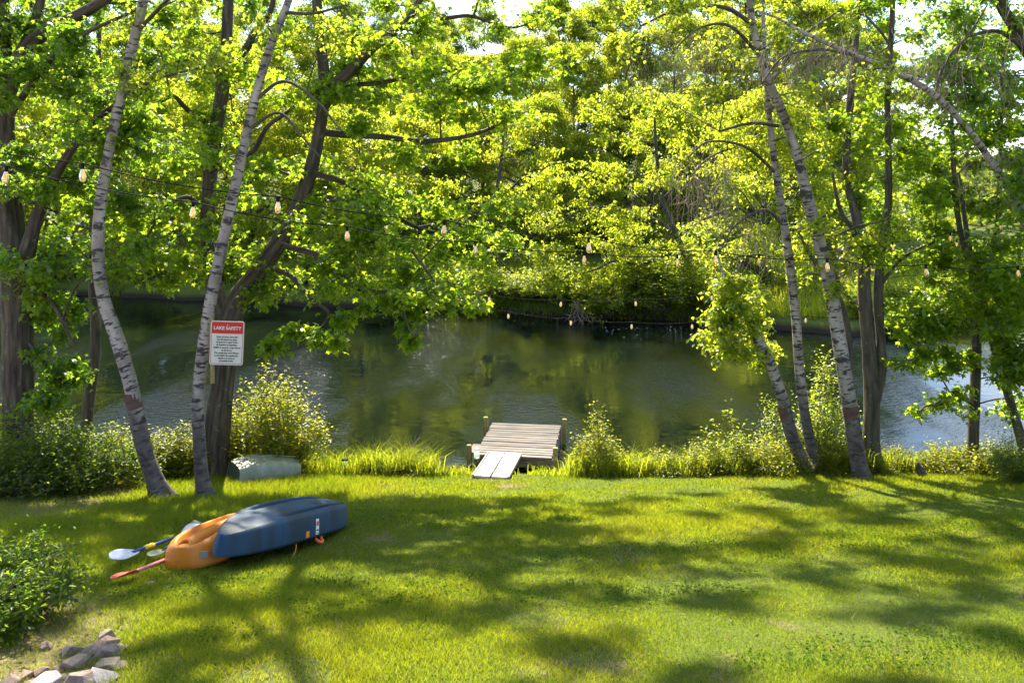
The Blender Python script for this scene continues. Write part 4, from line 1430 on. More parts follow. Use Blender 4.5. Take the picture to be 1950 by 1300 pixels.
M['jar_glass'] = glass_mat('jar_glass', (.80, .92, .85), .05, .3)
M['bulb_glass'] = glass_mat('bulb_glass', (.97, .86, .60), .04, .10)
M['black_rubber'] = plain('black_rubber', (.010, .009, .010), .85, var=.2, spec=.15)
M['zinc_lid'] = plain('zinc_lid', (.5, .5, .5), .35, .8, var=.1)
J['_world'] = 0
o = put('glass', lathe('jar_glass_mesh', list(zip(jr, jz)), 16), M['jar_glass'], J)
o = put('lid', lathe('jar_lid_mesh', [(.001, .18), (.043, .18), (.045, .176), (.045, .16)], 16), M['zinc_lid'], J)
J.location.z = DZ - .03

# ------------------------------------------------------------------ ramp
RA = empty('dock_ramp', (0, 0, 0))
tag(RA, 'pair of white boards laid as a ramp from the lawn onto the dock', 'ramp')
p_top = at(961, 871, 15.12)
p_bot = at(934, 911, 13.72)
p_bot[2] = gz(p_bot[0], p_bot[1]) + .035
p_top[2] = DZ + .025
vec = Vector(p_top - p_bot)
RA.location = Vector(p_bot) + vec * .5
RA.rotation_mode = 'QUATERNION'
yv = vec.normalized()
xv = yv.cross(Vector((0, 0, 1))).normalized()
zv = xv.cross(yv)
RA.rotation_quaternion = Matrix((xv, yv, zv)).transposed().to_quaternion()
M['white_board'] = plain('white_board', (.60, .585, .575), .55, var=.06, scale=5, bump=.1)
M['grey_edge'] = plain('grey_edge', (.22, .19, .18), .7, var=.25)
RL = vec.length
pan = bevel_box('ramp_board', .266, RL, .03, .005)
for s in (-1, 1):
    put('ramp_board', pan, M['white_board'], RA, (s * .148, 0, 0), (0, 0, s * .004))
rail = bevel_box('edge_rail', .03, RL, .06, .004)
for s in (-1, 1):
    put('edge_rail', rail, M['grey_edge'], RA, (s * .309, 0, -.005))


# ------------------------------------------------------------------ boats
def loft_boat(name, L, Wd, H, prof, fw, fh, nl=56, nsub=4, sheer=.05, groove=None):
    prof = np.array(prof, float)
    half = catmull(prof, nsub)
    full = np.vstack([half, (half * np.array((-1, 1)))[::-1][1:]])
    m = len(full)
    tt = np.sin(np.linspace(-1, 1, nl) * math.pi / 2)
    V = []
    for t in tt:
        w, h = fw(t), fh(t)
        s = full.copy()
        if groove is not None:
            g = groove(t)
            base = np.interp(np.abs(s[:, 0]), *groove.env)
            s[:, 1] = np.where(np.abs(s[:, 0]) < groove.lim, base * (1 - g) + s[:, 1] * g, s[:, 1])
        V.append(np.stack([np.full(m, t * L / 2), s[:, 0] * w * Wd / 2, s[:, 1] * h * H - sheer * t * t * (1 - s[:, 1])], 1))
    V = np.concatenate(V)
    n = len(tt)
    i = np.arange(n - 1)[:, None] * m
    j = np.arange(m - 1)[None]
    F = np.stack([i + j, i + m + j, i + m + j + 1, i + j + 1], -1).reshape(-1, 4)
    a = Acc()
    a.add(V, f4=F)
    return a.mesh(name, True), V.reshape(n, m, 3), tt


class Groove:
    def __init__(self, env, lim, f):
        self.env, self.lim, self.f = env, lim, f

    def __call__(self, t):
        return self.f(t)


def place_between(o, A, B, roll=0.0):
    """local x axis from A to B, local z up"""
    A, B = Vector(A), Vector(B)
    x = (B - A).normalized()
    y = Vector((0, 0, 1)).cross(x).normalized()
    z = x.cross(y)
    q = Matrix((x, y, z)).transposed().to_quaternion()
    q = q @ Euler((roll, 0, 0)).to_quaternion()
    o.rotation_mode = 'QUATERNION'
    o.rotation_quaternion = q
    o.location = (A + B) * .5


def kayak_blue_mat():
    m, nt, out = new_mat('blue_hull_plastic')
    b = nd(nt, 'ShaderNodeBsdfPrincipled')
    b.inputs['Roughness'].default_value = .42
    tc = nd(nt, 'ShaderNodeTexCoord')
    mp = nd(nt, 'ShaderNodeMapping')
    mp.inputs['Rotation'].default_value = (.3, 1.05, .3)
    mp.inputs['Scale'].default_value = (2.2, .7, .3)
    nt.links.new(tc.outputs['Object'], mp.inputs['Vector'])
    n = nd(nt, 'ShaderNodeTexNoise', Scale=1.5, Detail=3, Roughness=.5, Distortion=.4)
    nt.links.new(mp.outputs['Vector'], n.inputs['Vector'])
    c = ramp(nt, n.outputs['Fac'], [(.25, (.013, .020, .029)), (.42, (.010, .031, .056)), (.54, (.009, .047, .105)), (.66, (.010, .031, .056)), (.82, (.014, .022, .032))]).outputs['Color']
    nt.links.new(c, b.inputs['Base Color'])
    n2 = nd(nt, 'ShaderNodeTexNoise', Scale=60, Detail=6)
    nt.links.new(tc.outputs['Object'], n2.inputs['Vector'])
    rr = nd(nt, 'ShaderNodeMapRange')
    rr.inputs['To Min'].default_value = .52
    rr.inputs['To Max'].default_value = .75
    nt.links.new(n2.outputs['Fac'], rr.inputs['Value'])
    nt.links.new(rr.outputs[0], b.inputs['Roughness'])
    nt.links.new(b.outputs['BSDF'], out.inputs['Surface'])
    return m


M['blue_hull'] = kayak_blue_mat()
M['orange_hull'] = plain('orange_hull', (.55, .165, .005), .45, var=.08, scale=3, bump=.05)
M['orange_shaded'] = plain('orange_shaded', (.5, .16, .008), .5, var=.1)  # darker orange: shade of the end hollows put into the colour
M['orange_print'] = plain('orange_print', (.82, .26, .03), .5, var=.03)
M['white_print'] = plain('white_print', (.75, .74, .72), .5, var=.03)
M['red_print'] = plain('red_print', (.6, .05, .04), .5, var=.03)
M['navy_print'] = plain('navy_print', (.03, .04, .12), .5, var=.03)
M['grey_print'] = plain('grey_print', (.32, .32, .33), .5, var=.03)
M['grab_red'] = plain('grab_red', (.62, .12, .09), .5, var=.08)
M['grab_orange'] = plain('grab_orange', (.75, .12, .02), .5, var=.08)
M['cord'] = plain('cord', (.55, .2, .03), .7, var=.1)

# orange kayak underneath
OK_ = empty('kayak', (0, 0, 0))
tag(OK_, 'overturned orange kayak lying under the blue kayak on the lawn', 'kayak')
po = [(1.0, 0), (1.03, .10), (1.0, .30), (.93, .62), (.80, .86), (.66, .95), (.54, .95), (.46, .78), (.36, .60), (.28, .62), (.22, .84), (.14, .97), (0, 1.0)]
g_o = Groove(([0, .3, .6, .8, 1.1], [1.0, 1.0, .96, .86, .4]), .6, lambda t: float(np.clip((.94 - abs(t)) * 5, 0, 1)))
mo, Vo, to = loft_boat('orange_hull', 1.75, .58, .25, po, lambda t: (max(0, 1 - abs(t) ** 4.5)) ** .42 * (.93 + .07 * (1 - t)) + .0, lambda t: (1 - .36 * abs(t) ** 3.5), sheer=.03, groove=g_o)
put('hull', mo, M['orange_hull'], OK_)
A_ = at(343, 1088, 7.40)
A_[2] = gz(A_[0], A_[1]) + .045
B_ = A_ + np.array((.22, 1.7, 0))
B_[2] = gz(B_[0], B_[1]) + .06
place_between(OK_, A_, B_, roll=math.radians(-3))


def arch_strip(name, pts, r):
    a = Acc()
    tube(a, catmull(np.array(pts, float), 6), np.full((len(pts) - 1) * 6 + 1, r), 8, 0, cap=True)
    return a.mesh(name, True)


put('end_arch', arch_strip('end_arch', [(-.855, -.07, .07), (-.83, -.06, .16), (-.79, -.03, .20), (-.79, .03, .20), (-.83, .06, .16), (-.855, .07, .07)], .016), M['orange_hull'], OK_)
put('end_recess', bevel_box('end_recess', .05, .11, .10, .01), M['orange_shaded'], OK_, (-.83, 0, .12), (0, -.5, 0))  # solid block, its darker orange stands for the shade in the recess
put('drain_slot', bevel_box('drain_slot', .03, .13, .035, .01), M['orange_shaded'], OK_, (-.862, 0, .04))  # solid bar, the slot's shade is in its colour
put('sticker', bevel_box('sticker_o', .004, .07, .06, 0), M['grey_print'], OK_, (-.825, -.20, .09), (0, -.25, .62))

# blue kayak on top
BK = empty('kayak', (0, 0, 0))
tag(BK, 'overturned blue streaked kayak lying on top of the orange kayak', 'kayak')
pb = [(1.0, 0), (1.04, .08), (1.03, .2), (.98, .5), (.905, .80), (.85, .90), (.76, .955), (.68, .94), (.62, .62), (.50, .55), (.44, .84), (.38, .97), (0, 1.0)]
g_b = Groove(([0, .4, .72, .8, 1.1], [1.0, .98, .95, .93, .4]), .72, lambda t: float(np.clip((t + .45) * 1.6, 0, 1.15) * np.clip((.99 - t) * 12, .4, 1)))
LBK = 2.5
fwb = lambda t: ((max(0, 1 - abs(t) ** 2.2)) ** .62 if t < 0 else (max(0, 1 - abs(t) ** 3.6)) ** .5)
fhb = lambda t: (1 - .45 * abs(t) ** 2.6) if t < 0 else (1 - .34 * abs(t) ** 3.0)
mb, Vb, tb = loft_boat('blue_hull', LBK, .66, .26, pb, fwb, fhb, nl=64, sheer=.05, groove=g_b)
put('hull', mb, M['blue_hull'], BK)
A_ = at(413, 1050, 7.32)
B_ = at(628, 985, 9.5)
A_[2] = gz(A_[0], A_[1]) + .20
B_[2] = gz(B_[0], B_[1]) + .10
ln = np.linalg.norm(B_ - A_)
B_ = A_ + (B_ - A_) / ln * LBK
place_between(BK, A_, B_, roll=math.radians(6))


def hull_patch(V, tt, t0, t1, s0, s1, off, nu=5, nv=5):
    """small sheet that lies on a lofted hull"""
    n, m, _ = V.shape
    a = Acc()
    pts = []
    for u in np.linspace(t0, t1, nu):
        fi = np.interp(u, tt, np.arange(n))
        i0 = int(min(n - 2, fi))
        f = fi - i0
        row = V[i0] * (1 - f) + V[i0 + 1] * f
        for v in np.linspace(s0, s1, nv):
            fj = v * (m - 1)
            j0 = int(min(m - 2, fj))
            g = fj - j0
            p = row[j0] * (1 - g) + row[j0 + 1] * g
            pts.append(p + off * np.array((0, np.sign(p[1]) * .9, .35)))
    F = [(i * nv + j, (i + 1) * nv + j, (i + 1) * nv + j + 1, i * nv + j + 1) for i in range(nu - 1) for j in range(nv - 1)]
    a.add(np.array(pts), f4=F)
    return a.mesh('patch', True)


# stickers on the side towards the lawn (local -y)
put('orange_sticker', hull_patch(Vb, tb, -.15, -.095, .895, .945, .003), M['orange_print'], BK)
put('white_label', hull_patch(Vb, tb, .02, .075, .85, .94, .003), M['white_print'], BK)
put('label_mark', hull_patch(Vb, tb, .028, .067, .862, .882, .005), M['red_print'], BK)
put('label_mark', hull_patch(Vb, tb, .028, .067, .900, .908, .005), M['navy_print'], BK)
put('label_mark', hull_patch(Vb, tb, .028, .067, .918, .930, .005), M['grey_print'], BK)
gh = arch_strip('grab_handle', [(.10, -.31, -.02), (.12, -.36, -.05), (.17, -.37, -.05), (.21, -.32, -.02)], .018)
put('grab_handle', gh, M['grab_orange'], BK)
gh2 = arch_strip('grab_handle_near', [(-.66, -.29, .06), (-.70, -.36, .055), (-.66, -.40, .055), (-.58, -.37, .06)], .018)
put('grab_handle', gh2, M['grab_red'], OK_)
put('deck_cord', arch_strip('deck_cord', [(-.35, -.33, -.01), (-.4, -.36, -.06), (-.46, -.37, -.12), (-.44, -.42, -.16)], .005), M['cord'], BK)

# ------------------------------------------------------------------ paddles
M['blade_white'] = plain('blade_white', (.62, .63, .68), .45, var=.08)
M['blade_red'] = plain('blade_red', (.70, .09, .06), .45, var=.1)
M['blade_grey'] = plain('blade_grey', (.13, .16, .12), .5, var=.15)
M['shaft_blue'] = plain('shaft_blue', (.025, .07, .26), .35, var=.1)
M['shaft_black'] = plain('shaft_black', (.012, .012, .013), .4, var=.1)
M['shaft_pink'] = plain('shaft_pink', (.50, .14, .20), .45, var=.1)
M['grip_yellow'] = plain('grip_yellow', (.75, .48, .02), .5, var=.1)


def blade_mesh(name, L, Wd):
    """asymmetric cupped paddle blade, tip at +x"""
    bm = bmesh.new()
    nu, nv = 14, 7
    grid = []
    for i in range(nu):
        u = i / (nu - 1)
        w = Wd * .5 * (math.sin(min(1, u * 1.25 + .12) * math.pi * .5) ** .8) * (1 - max(0, (u - .72) / .28) ** 2.2 * .78)
        row = []
        for j in range(nv):
            v = j / (nv - 1) * 2 - 1
            rib = .006 * math.cos(v * 9) * (1 - u) * min(1, u * 4)
            row.append(bm.verts.new((u * L, v * w * (1.06 if v > 0 else .94), .03 * (v * v) * math.sin(u * math.pi) + .02 * u * u + rib)))
        grid.append(row)
    for i in range(nu - 1):
        for j in range(nv - 1):
            bm.faces.new((grid[i][j], grid[i + 1][j], grid[i + 1][j + 1], grid[i][j + 1]))
    bmesh.ops.recalc_face_normals(bm, faces=bm.faces)
    ret = bmesh.ops.solidify(bm, geom=bm.faces[:], thickness=.008)
    for f in bm.faces:
        f.smooth = True
    me = bpy.data.meshes.new(name)
    bm.to_mesh(me)
    bm.free()
    return me


def paddle(label, tip, end, blade_mat, shaft_mat, roll, blade=(.40, .17), grip=None, second=True, far_mat=None):
    root = empty('paddle')
    tag(root, label, 'paddle')
    A, B = Vector(tip), Vector(end)
    Ltot = (B - A).length
    place_between(root, A, B)
    bl, bw = blade
    a = Acc()
    tube(a, np.array([(-Ltot / 2 + bl * .8, 0, 0), (0, 0, .0), (Ltot / 2 - (bl * .8 if second else 0), 0, 0)]), np.full(3, .0155), 10, 0, cap=True)
    put('shaft', a.mesh('shaft', True), shaft_mat, root)
    me = blade_mesh('blade', bl, bw)
    put('blade', me, blade_mat, root, (-Ltot / 2 + bl, 0, 0), (roll, 0, math.pi))
    if second:
        put('blade', me, far_mat or blade_mat, root, (Ltot / 2 - bl, 0, .0), (roll + .4, 0, 0))
    if grip:
        for g in grip:
            a = Acc()
            tube(a, np.array([(g - .07, 0, 0), (g - .03, 0, 0), (g, 0, 0), (g + .03, 0, 0), (g + .07, 0, 0)]), np.array([.021, .026, .022, .027, .021]), 10, .1, cap=True)
            put('grip', a.mesh('grip', True), M['grip_yellow'], root)
    return root


def on_ground(px, py, dz):
    """ground point under a pixel of the lawn, lifted by dz"""
    Y = 7.0
    for _ in range(30):
        X = (px - 975) * Y / FPX
        z = gz(X, Y) + dz
        Y = (CAMZ - z) * FPX / (py - HOR)
    return np.array(((px - 975) * Y / FPX, Y, z))


paddle('white-bladed paddle with blue shaft and yellow grip beside the orange kayak', on_ground(211, 1066, .085), on_ground(388, 1003, .14), M['blade_white'], M['shaft_blue'], -.2, (.36, .19), grip=(-.18,))
paddle('grey-green paddle with black shaft tucked against the orange kayak', on_ground(289, 1062, .085), on_ground(384, 998, .14), M['blade_grey'], M['shaft_black'], .05, (.34, .16), far_mat=M['shaft_black'])
paddle('red paddle with pink shaft lying nearest the stones', on_ground(216, 1104, .07), on_ground(312, 1066, .07), M['blade_red'], M['shaft_pink'], .25, (.34, .15), second=False)

# ------------------------------------------------------------------ overturned rowboat
RB = empty('rowboat', (0, 0, 0))
tag(RB, 'overturned grey-green rowboat beside the forked maple', 'boat')
M['boat_green'] = plain('boat_green', (.25, .265, .205), .5, var=.2, scale=4, bump=.05)
M['boat_dark'] = plain('boat_dark', (.05, .065, .045), .6, var=.2)
pr = [(1.0, 0), (1.03, .06), (1.0, .16), (.97, .45), (.91, .74), (.80, .90), (.6, .95), (.3, .985), (0, 1.0)]
mr_, Vr, tr_ = loft_boat('rowboat_hull', 2.2, 1.0, .42, pr, lambda t: (1 - .16 * abs(t) ** 2.4) if t < 0 else (1 - .42 * t ** 2.2), lambda t: (1 - .20 * abs(t) ** 3) if t < 0 else 1 - .32 * t ** 2.0, sheer=.02)
put('hull', mr_, M['boat_green'], RB)
for t_end, idx in ((-1, 0), (1, -1)):
    bm = bmesh.new()
    vs = [bm.verts.new(Vector(p)) for p in Vr[idx]]
    bm.faces.new(vs)
    me = bpy.data.meshes.new('transom')
    bm.to_mesh(me)
    bm.free()
    put('transom', me, M['boat_dark'] if idx == 0 else M['boat_green'], RB, (.03 if idx == 0 else -.002, 0, -.01))  # near transom coloured dark to stand for the shadow inside the hull
put('gunwale', arch_strip('gunwale', [tuple(Vr[i][0] + np.array((0, .0, 0))) for i in range(0, len(Vr), 11)], .018), M['boat_dark'], RB)
put('gunwale', arch_strip('gunwale2', [tuple(Vr[i][-1]) for i in range(0, len(Vr), 11)], .018), M['boat_dark'], RB)
put('keel', arch_strip('keel', [(-1.08, 0, .40), (0, 0, .43), (1.02, 0, .36)], .014), M['boat_green'], RB)
A_ = np.array((xof(458, 13.4), 13.4, 0))
A_[2] = gz(A_[0], A_[1]) + .03
B_ = A_ + np.array((.66, .50, 0))
B_[2] = A_[2] - .10
place_between(RB, A_, B_)
RB.scale = (.50, .74, .84)

# ------------------------------------------------------------------ sign
SG = empty('safety_sign', at(432, 653, 11.60), 0)
SG.rotation_euler = (math.radians(90), math.radians(2.5), math.radians(4))
tag(SG, 'white and red LAKE SAFETY notice board fixed to the leaning birch', 'sign')


def round_rect(name, w, h, r, thick=0.0, seg=6):
    bm = bmesh.new()
    vs = []
    for cx, cy, a0 in ((w / 2 - r, h / 2 - r, 0), (-w / 2 + r, h / 2 - r, 90), (-w / 2 + r, -h / 2 + r, 180), (w / 2 - r, -h / 2 + r, 270)):
        for q in range(seg + 1):
            an = math.radians(a0 + 90 * q / seg)
            vs.append(bm.verts.new((cx + r * math.cos(an), cy + r * math.sin(an), 0)))
    f = bm.faces.new(vs)
    if thick:
        g = bmesh.ops.extrude_face_region(bm, geom=[f])
        for e in g['geom']:
            if isinstance(e, bmesh.types.BMVert):
                e.co.z -= thick
        bmesh.ops.recalc_face_normals(bm, faces=bm.faces)
    me = bpy.data.meshes.new(name)
    bm.to_mesh(me)
    bm.free()
    return me


M['sign_white'] = plain('sign_white', (.60, .54, .45), .45, var=.04)
M['sign_red'] = plain('sign_red', (.52, .015, .012), .45, var=.05)
M['sign_black'] = plain('sign_black', (.02, .018, .02), .6, var=.05)
SW, SH = .475, .635
put('panel', round_rect('sign_panel', SW, SH, .035, .006), M['sign_white'], SG)
# red border line: ring between two rounded rectangles
bm = bmesh.new()


def ring_pts(w, h, r, seg=6):
    out = []
    for cx, cy, a0 in ((w / 2 - r, h / 2 - r, 0), (-w / 2 + r, h / 2 - r, 90), (-w / 2 + r, -h / 2 + r, 180), (w / 2 - r, -h / 2 + r, 270)):
        for q in range(seg + 1):
            an = math.radians(a0 + 90 * q / seg)
            out.append((cx + r * math.cos(an), cy + r * math.sin(an), .0012))
    return out


o1 = [bm.verts.new(p) for p in ring_pts(SW - .028, SH - .028, .028)]
o2 = [bm.verts.new(p) for p in ring_pts(SW - .043, SH - .043, .022)]
for q in range(len(o1)):
    k = (q + 1) % len(o1)
    bm.faces.new((o1[q], o1[k], o2[k], o2[q]))
me = bpy.data.meshes.new('sign_border')
bm.to_mesh(me)
bm.free()
put('border', me, M['sign_red'], SG)
hd = round_rect('sign_header', SW - .030, .168, .02)
put('header', hd, M['sign_red'], SG, (0, SH / 2 - .014 - .084, .0022))


def lettering(txt, size, loc, mat, weight=0.0, sx=1.0, parent=SG):
    cu = bpy.data.curves.new('lettering', 'FONT')
    cu.body = txt
    cu.size = size
    cu.align_x = 'CENTER'
    cu.align_y = 'CENTER'
    cu.offset = weight
    cu.extrude = .0006
    tmp = bpy.data.objects.new('lettering_curve', cu)
    COL.objects.link(tmp)
    dg = bpy.context.evaluated_depsgraph_get()
    me_ = bpy.data.meshes.new_from_object(tmp.evaluated_get(dg))
    bpy.data.objects.remove(tmp)
    o = bpy.data.objects.new('lettering', me_)
    COL.objects.link(o)
    me_.materials.clear()
    me_.materials.append(mat)
    o.parent = parent
    o.location = loc
    o.scale = (sx, 1, 1)
    return o


lettering('LAKE SAFETY', .066, (0, SH / 2 - .104, .004), M['sign_white'], .0022, 1.0)
lines = ['Swim at your own risk', 'No lifeguard on duty', 'Lifejackets required for', 'all boating or kayaking', 'Children must be supervised', 'at all times',
         'The property owner/host', 'is not liable for accidents,', 'injuries or loss of', 'personal items']
for q, s in enumerate(lines):
    lettering(s, .0335, (0, .088 - q * .0385, .003), M['sign_black'], .0011, .98)
scr = lathe('screw_head', [(.001, .004), (.007, .003), (.009, 0)], 10)
put('screw', scr, M['zinc_lid'], SG, (0, SH / 2 - .055, .003))
put('screw', scr, M['zinc_lid'], SG, (-.005, -SH / 2 + .075, .003))
# wooden stake behind the board
put('backing_board', bevel_box('backing_board', .06, .95, .02, .003), M['post_wood'], SG, (-.21, -.12, -.02), (0, 0, .06))

# ------------------------------------------------------------------ string lights
glass_me = lathe('bulb_glass_mesh', [(.013, -.052), (.017, -.065), (.027, -.10), (.033, -.13), (.031, -.152), (.021, -.170), (.008, -.178), (.0005, -.179)], 14)
sock_me = lathe('socket_mesh', [(.0005, .006), (.012, .006), (.019, .0), (.019, -.014), (.016, -.018), (.018, -.05), (.016, -.056)], 12)
fil = Acc()
for q in range(4):
    an = q * math.pi / 2
    c, s = math.cos(an), math.sin(an)
    tube(fil, np.array([(c * .005, s * .005, -.062), (c * .010, s * .010, -.105), (c * .006, s * .006, -.145)]), np.full(3, .0024), 5, 0)
fil_me = fil.mesh('filament_mesh', True)
m, nt, out = new_mat('filament_glow')
em = nd(nt, 'ShaderNodeEmission', Strength=.4)
em.inputs['Color'].default_value = (1.0, .55, .16, 1)
nt.links.new(em.outputs[0], out.inputs['Surface'])
M['filament'] = m


def light_string(label, pts, bulbs, scale=1.0, sag=None):
    """pts: cable points (px, py, Y); bulbs: indices of points that carry a bulb"""
    W3 = np.array([at(*p) for p in pts])
    root = wempty('string_lights', W3[0])
    tag(root, label, 'string lights')
    P = []
    for i in range(len(W3) - 1):
        seg = np.linalg.norm(W3[i + 1] - W3[i])
        for t in np.linspace(0, 1, 8, endpoint=False):
            p = W3[i] * (1 - t) + W3[i + 1] * t
            p = p - np.array((0, 0, .03 * seg * 4 * t * (1 - t)))
            P.append(p)
    P.append(W3[-1])
    P = np.array(P)
    a = Acc()
    tube(a, P, np.full(len(P), .0062 * scale), 6, 0)
    link_mesh('cable', a.mesh('cable', True), M['black_rubber'], root)
    for i in bulbs:
        b = bpy.data.objects.new('bulb', glass_me)
        COL.objects.link(b)
        if not glass_me.materials:
            glass_me.materials.append(M['bulb_glass'])
        b.parent = root
        b.location = Vector(W3[i]) - root.location
        b.scale = (scale,) * 3
        b.rotation_euler = (RNG.normal(0, .06), RNG.normal(0, .06), RNG.random() * 3)
        for nm, me_, mt in (('socket', sock_me, M['black_rubber']), ('filament', fil_me, M['filament'])):
            c = bpy.data.objects.new(nm, me_)
            COL.objects.link(c)
            if not me_.materials:
                me_.materials.append(mt)
            c.parent = b
    return root


YA = lambda k: 7.65 * (1 + .0794 * k)
A_pts = [(-1700, -60, YA(-3)), (-870, 105, YA(-2)), (-290, 225, YA(-1)), (157, 311, YA(0)), (529, 374, YA(1)), (846, 419, YA(2)), (1121, 453, YA(3)), (1363, 478, YA(4)), (1575, 492, YA(5)), (1763, 504, YA(6)), (1938, 507, YA(7)), (1979, 506, 12.12)]
SA = light_string('nearest string of amber bulbs crossing the whole picture, highest on the left', A_pts, range(1, 11))
YB = lambda k: 7.9 * (1 + .108 * k)
B_pts = [(-1750, -160, YB(-3)), (-1000, 40, YB(-2)), (-420, 190, YB(-1)), (13, 316, YB(0)), (368, 384, YB(1)), (661, 431, YB(2)), (905, 460, YB(3)), (1112, 479, YB(4)), (1290, 485, YB(5)), (1445, 484, YB(6)), (1503, 486, 14.25)]
light_string('string of amber bulbs just below the nearest one, ending at the slender birch', B_pts, range(1, 10))
C_pts = [(1503, 486, 14.25), (1600, 472, 14.1), (1700, 461, 14.0), (1810, 443, 13.9), (1906, 421, 13.8), (2074, 398, 12.9)]
light_string('short string of bulbs rising from the slender birch to the right edge', C_pts, [2, 3, 4], .95)
YD = lambda k: 15.6 - .18 * k
D1 = [(520, 455, 13.9), (665, 510, YD(0)), (802, 544, YD(1)), (931, 561, YD(2)), (1069, 570, YD(3)), (1210, 569, YD(4)), (1356, 558, YD(5)), (1507, 536, YD(6)), (1660, 503, YD(7)), (1822, 457, YD(8)), (1850, 448, 14.2)]
light_string('far string of small bulbs sagging over the water, the upper of two', D1, range(2, 10), .78)
D2 = [(470, 470, 14.0), (720, 525, 15.0), (847, 565, 15.2), (968, 593, 15.2), (1087, 606, 15.2), (1203, 613, 15.2), (1318, 613, 15.2), (1430, 608, 15.1), (1535, 601, 15.0), (1640, 604, 14.9), (1745, 609, 14.7), (1868, 606, 14.2)]
light_string('far string of small bulbs sagging lowest across the water', D2, range(2, 11), .75)
# plug joining two lengths of the nearest string
pl = at(1690, 503, YA(5.62)) - np.array(SA.location)
pg = bevel_box('plug', .10, .032, .032, .008)
o = put('plug', pg, M['black_rubber'], SA, tuple(pl + np.array((.09, 0, .0))), (0, .06, 0))
M['tape'] = plain('tape', (.55, .55, .62), .4, var=.1)
o = put('plug_tag', bevel_box('plug_tag', .06, .006, .05, .002), M['tape'], SA, tuple(pl + np.array((-.06, 0, -.015))), (0, .6, .2))

# ------------------------------------------------------------------ stones
def rock_mesh(seed, n=17, flat=.6):
    r = np.random.default_rng(seed)
    bm = bmesh.new()
    for _ in range(n):
        g = r.normal(0, 1, 3)
        g /= np.linalg.norm(g)
        bm.verts.new((g[0] * (.85 + .3 * r.random()), g[1] * (.7 + .3 * r.random()), g[2] * flat * (.8 + .3 * r.random())))
    ret = bmesh.ops.convex_hull(bm, input=bm.verts)
    bmesh.ops.delete(bm, geom=[v for v in bm.verts if not v.link_faces], context='VERTS')
    bmesh.ops.bevel(bm, geom=bm.edges[:], offset=.03, segments=1, affect='EDGES', clamp_overlap=True)
    for f in bm.faces:
        f.smooth = False
    me = bpy.data.meshes.new('stone')
    bm.to_mesh(me)
    bm.free()
    return me


def stone_mat(name, lo, mid, hi):
    m, nt, out = new_mat(name)
    b = nd(nt, 'ShaderNodeBsdfPrincipled')
    b.inputs['Roughness'].default_value = .85
    tc = nd(nt, 'ShaderNodeTexCoord')
    n = nd(nt, 'ShaderNodeTexNoise', Scale=2.4, Detail=9, Roughness=.65, Distortion=.5)
    nt.links.new(tc.outputs['Object'], n.inputs['Vector'])
    c = ramp(nt, n.outputs['Fac'], [(.3, lo), (.5, mid), (.7, hi)]).outputs['Color']
    nt.links.new(c, b.inputs['Base Color'])
    n2 = nd(nt, 'ShaderNodeTexNoise', Scale=9, Detail=9, Roughness=.7)
    nt.links.new(tc.outputs['Object'], n2.inputs['Vector'])
    bp = nd(nt, 'ShaderNodeBump', Strength=.5, Distance=.08)
    nt.links.new(n2.outputs['Fac'], bp.inputs['Height'])
    nt.links.new(bp.outputs['Normal'], b.inputs['Normal'])
    nt.links.new(b.outputs['BSDF'], out.inputs['Surface'])
    return m


M['stone_pink'] = stone_mat('stone_pink', (.155, .093, .068), (.260, .174, .130), (.322, .236, .186))
M['stone_tan'] = stone_mat('stone_tan', (.167, .124, .081), (.273, .211, .149), (.341, .285, .223))
M['stone_pale'] = stone_mat('stone_pale', (.236, .198, .198), (.341, .304, .304), (.409, .378, .372))
M['stone_grey'] = stone_mat('stone_grey', (.12, .085, .07), (.21, .155, .13), (.29, .225, .195))
RM = [rock_mesh(40 + q, flat=.5 + .25 * (q % 3)) for q in range(6)]
STONES = [  # px, py of the centre, half width in px, material, label, rz
    (196, 1278, 34, 'stone_pale', 'large pale angular stone at the right end of the pile', .5),
    (87, 1288, 30, 'stone_pale', 'pale rounded stone at the bottom edge of the pile', 1.1),
    (150, 1290, 32, 'stone_grey', 'grey-mauve stone between the two pale stones', .3),
    (18, 1288, 26, 'stone_grey', 'dark grey stone in the lower left corner', 2.0),
    (140, 1256, 28, 'stone_tan', 'long tan stone in the middle of the pile', .8),
    (142, 1232, 24, 'stone_tan', 'square tan stone on the upper left of the pile', .1),
    (168, 1230, 24, 'stone_grey', 'dark flat stone leaning in the pile', 1.4),
    (205, 1255, 26, 'stone_tan', 'rounded tan stone behind the large pale stone', 2.6),
    (205, 1236, 26, 'stone_grey', 'mauve slab stone on the right of the pile', .6),
    (182, 1222, 24, 'stone_pink', 'pink stone near the top of the pile', .9),
    (205, 1218, 26, 'stone_pink', 'pinkish stone at the top right of the pile', 2.2),
    (212, 1210, 28, 'stone_tan', 'flat tan stone topmost in the pile', .2),
    (232, 1220, 15, 'stone_tan', 'small tan stone at the right tip of the pile', .2),
    (228, 1256, 16, 'stone_tan', 'small round stone right of the pale stone', 1.2),
    (85, 1222, 15, 'stone_pink', 'small brown stone alone under the shrub', 1.0),
    (45, 1275, 22, 'stone_pink', 'reddish stone left of the rounded pale stone', 2.1),
    (75, 1268, 16, 'stone_pink', 'small reddish stone behind the rounded pale stone', .4),
    (108, 1262, 16, 'stone_pink', 'small pink stone left of the long tan stone', 1.9),
    (60, 1292, 18, 'stone_pink', 'brown stone at the bottom edge left of the rounded pale stone', 2.9),
    (120, 1282, 14, 'stone_tan', 'small tan stone wedged at the bottom of the pile', .7),
]
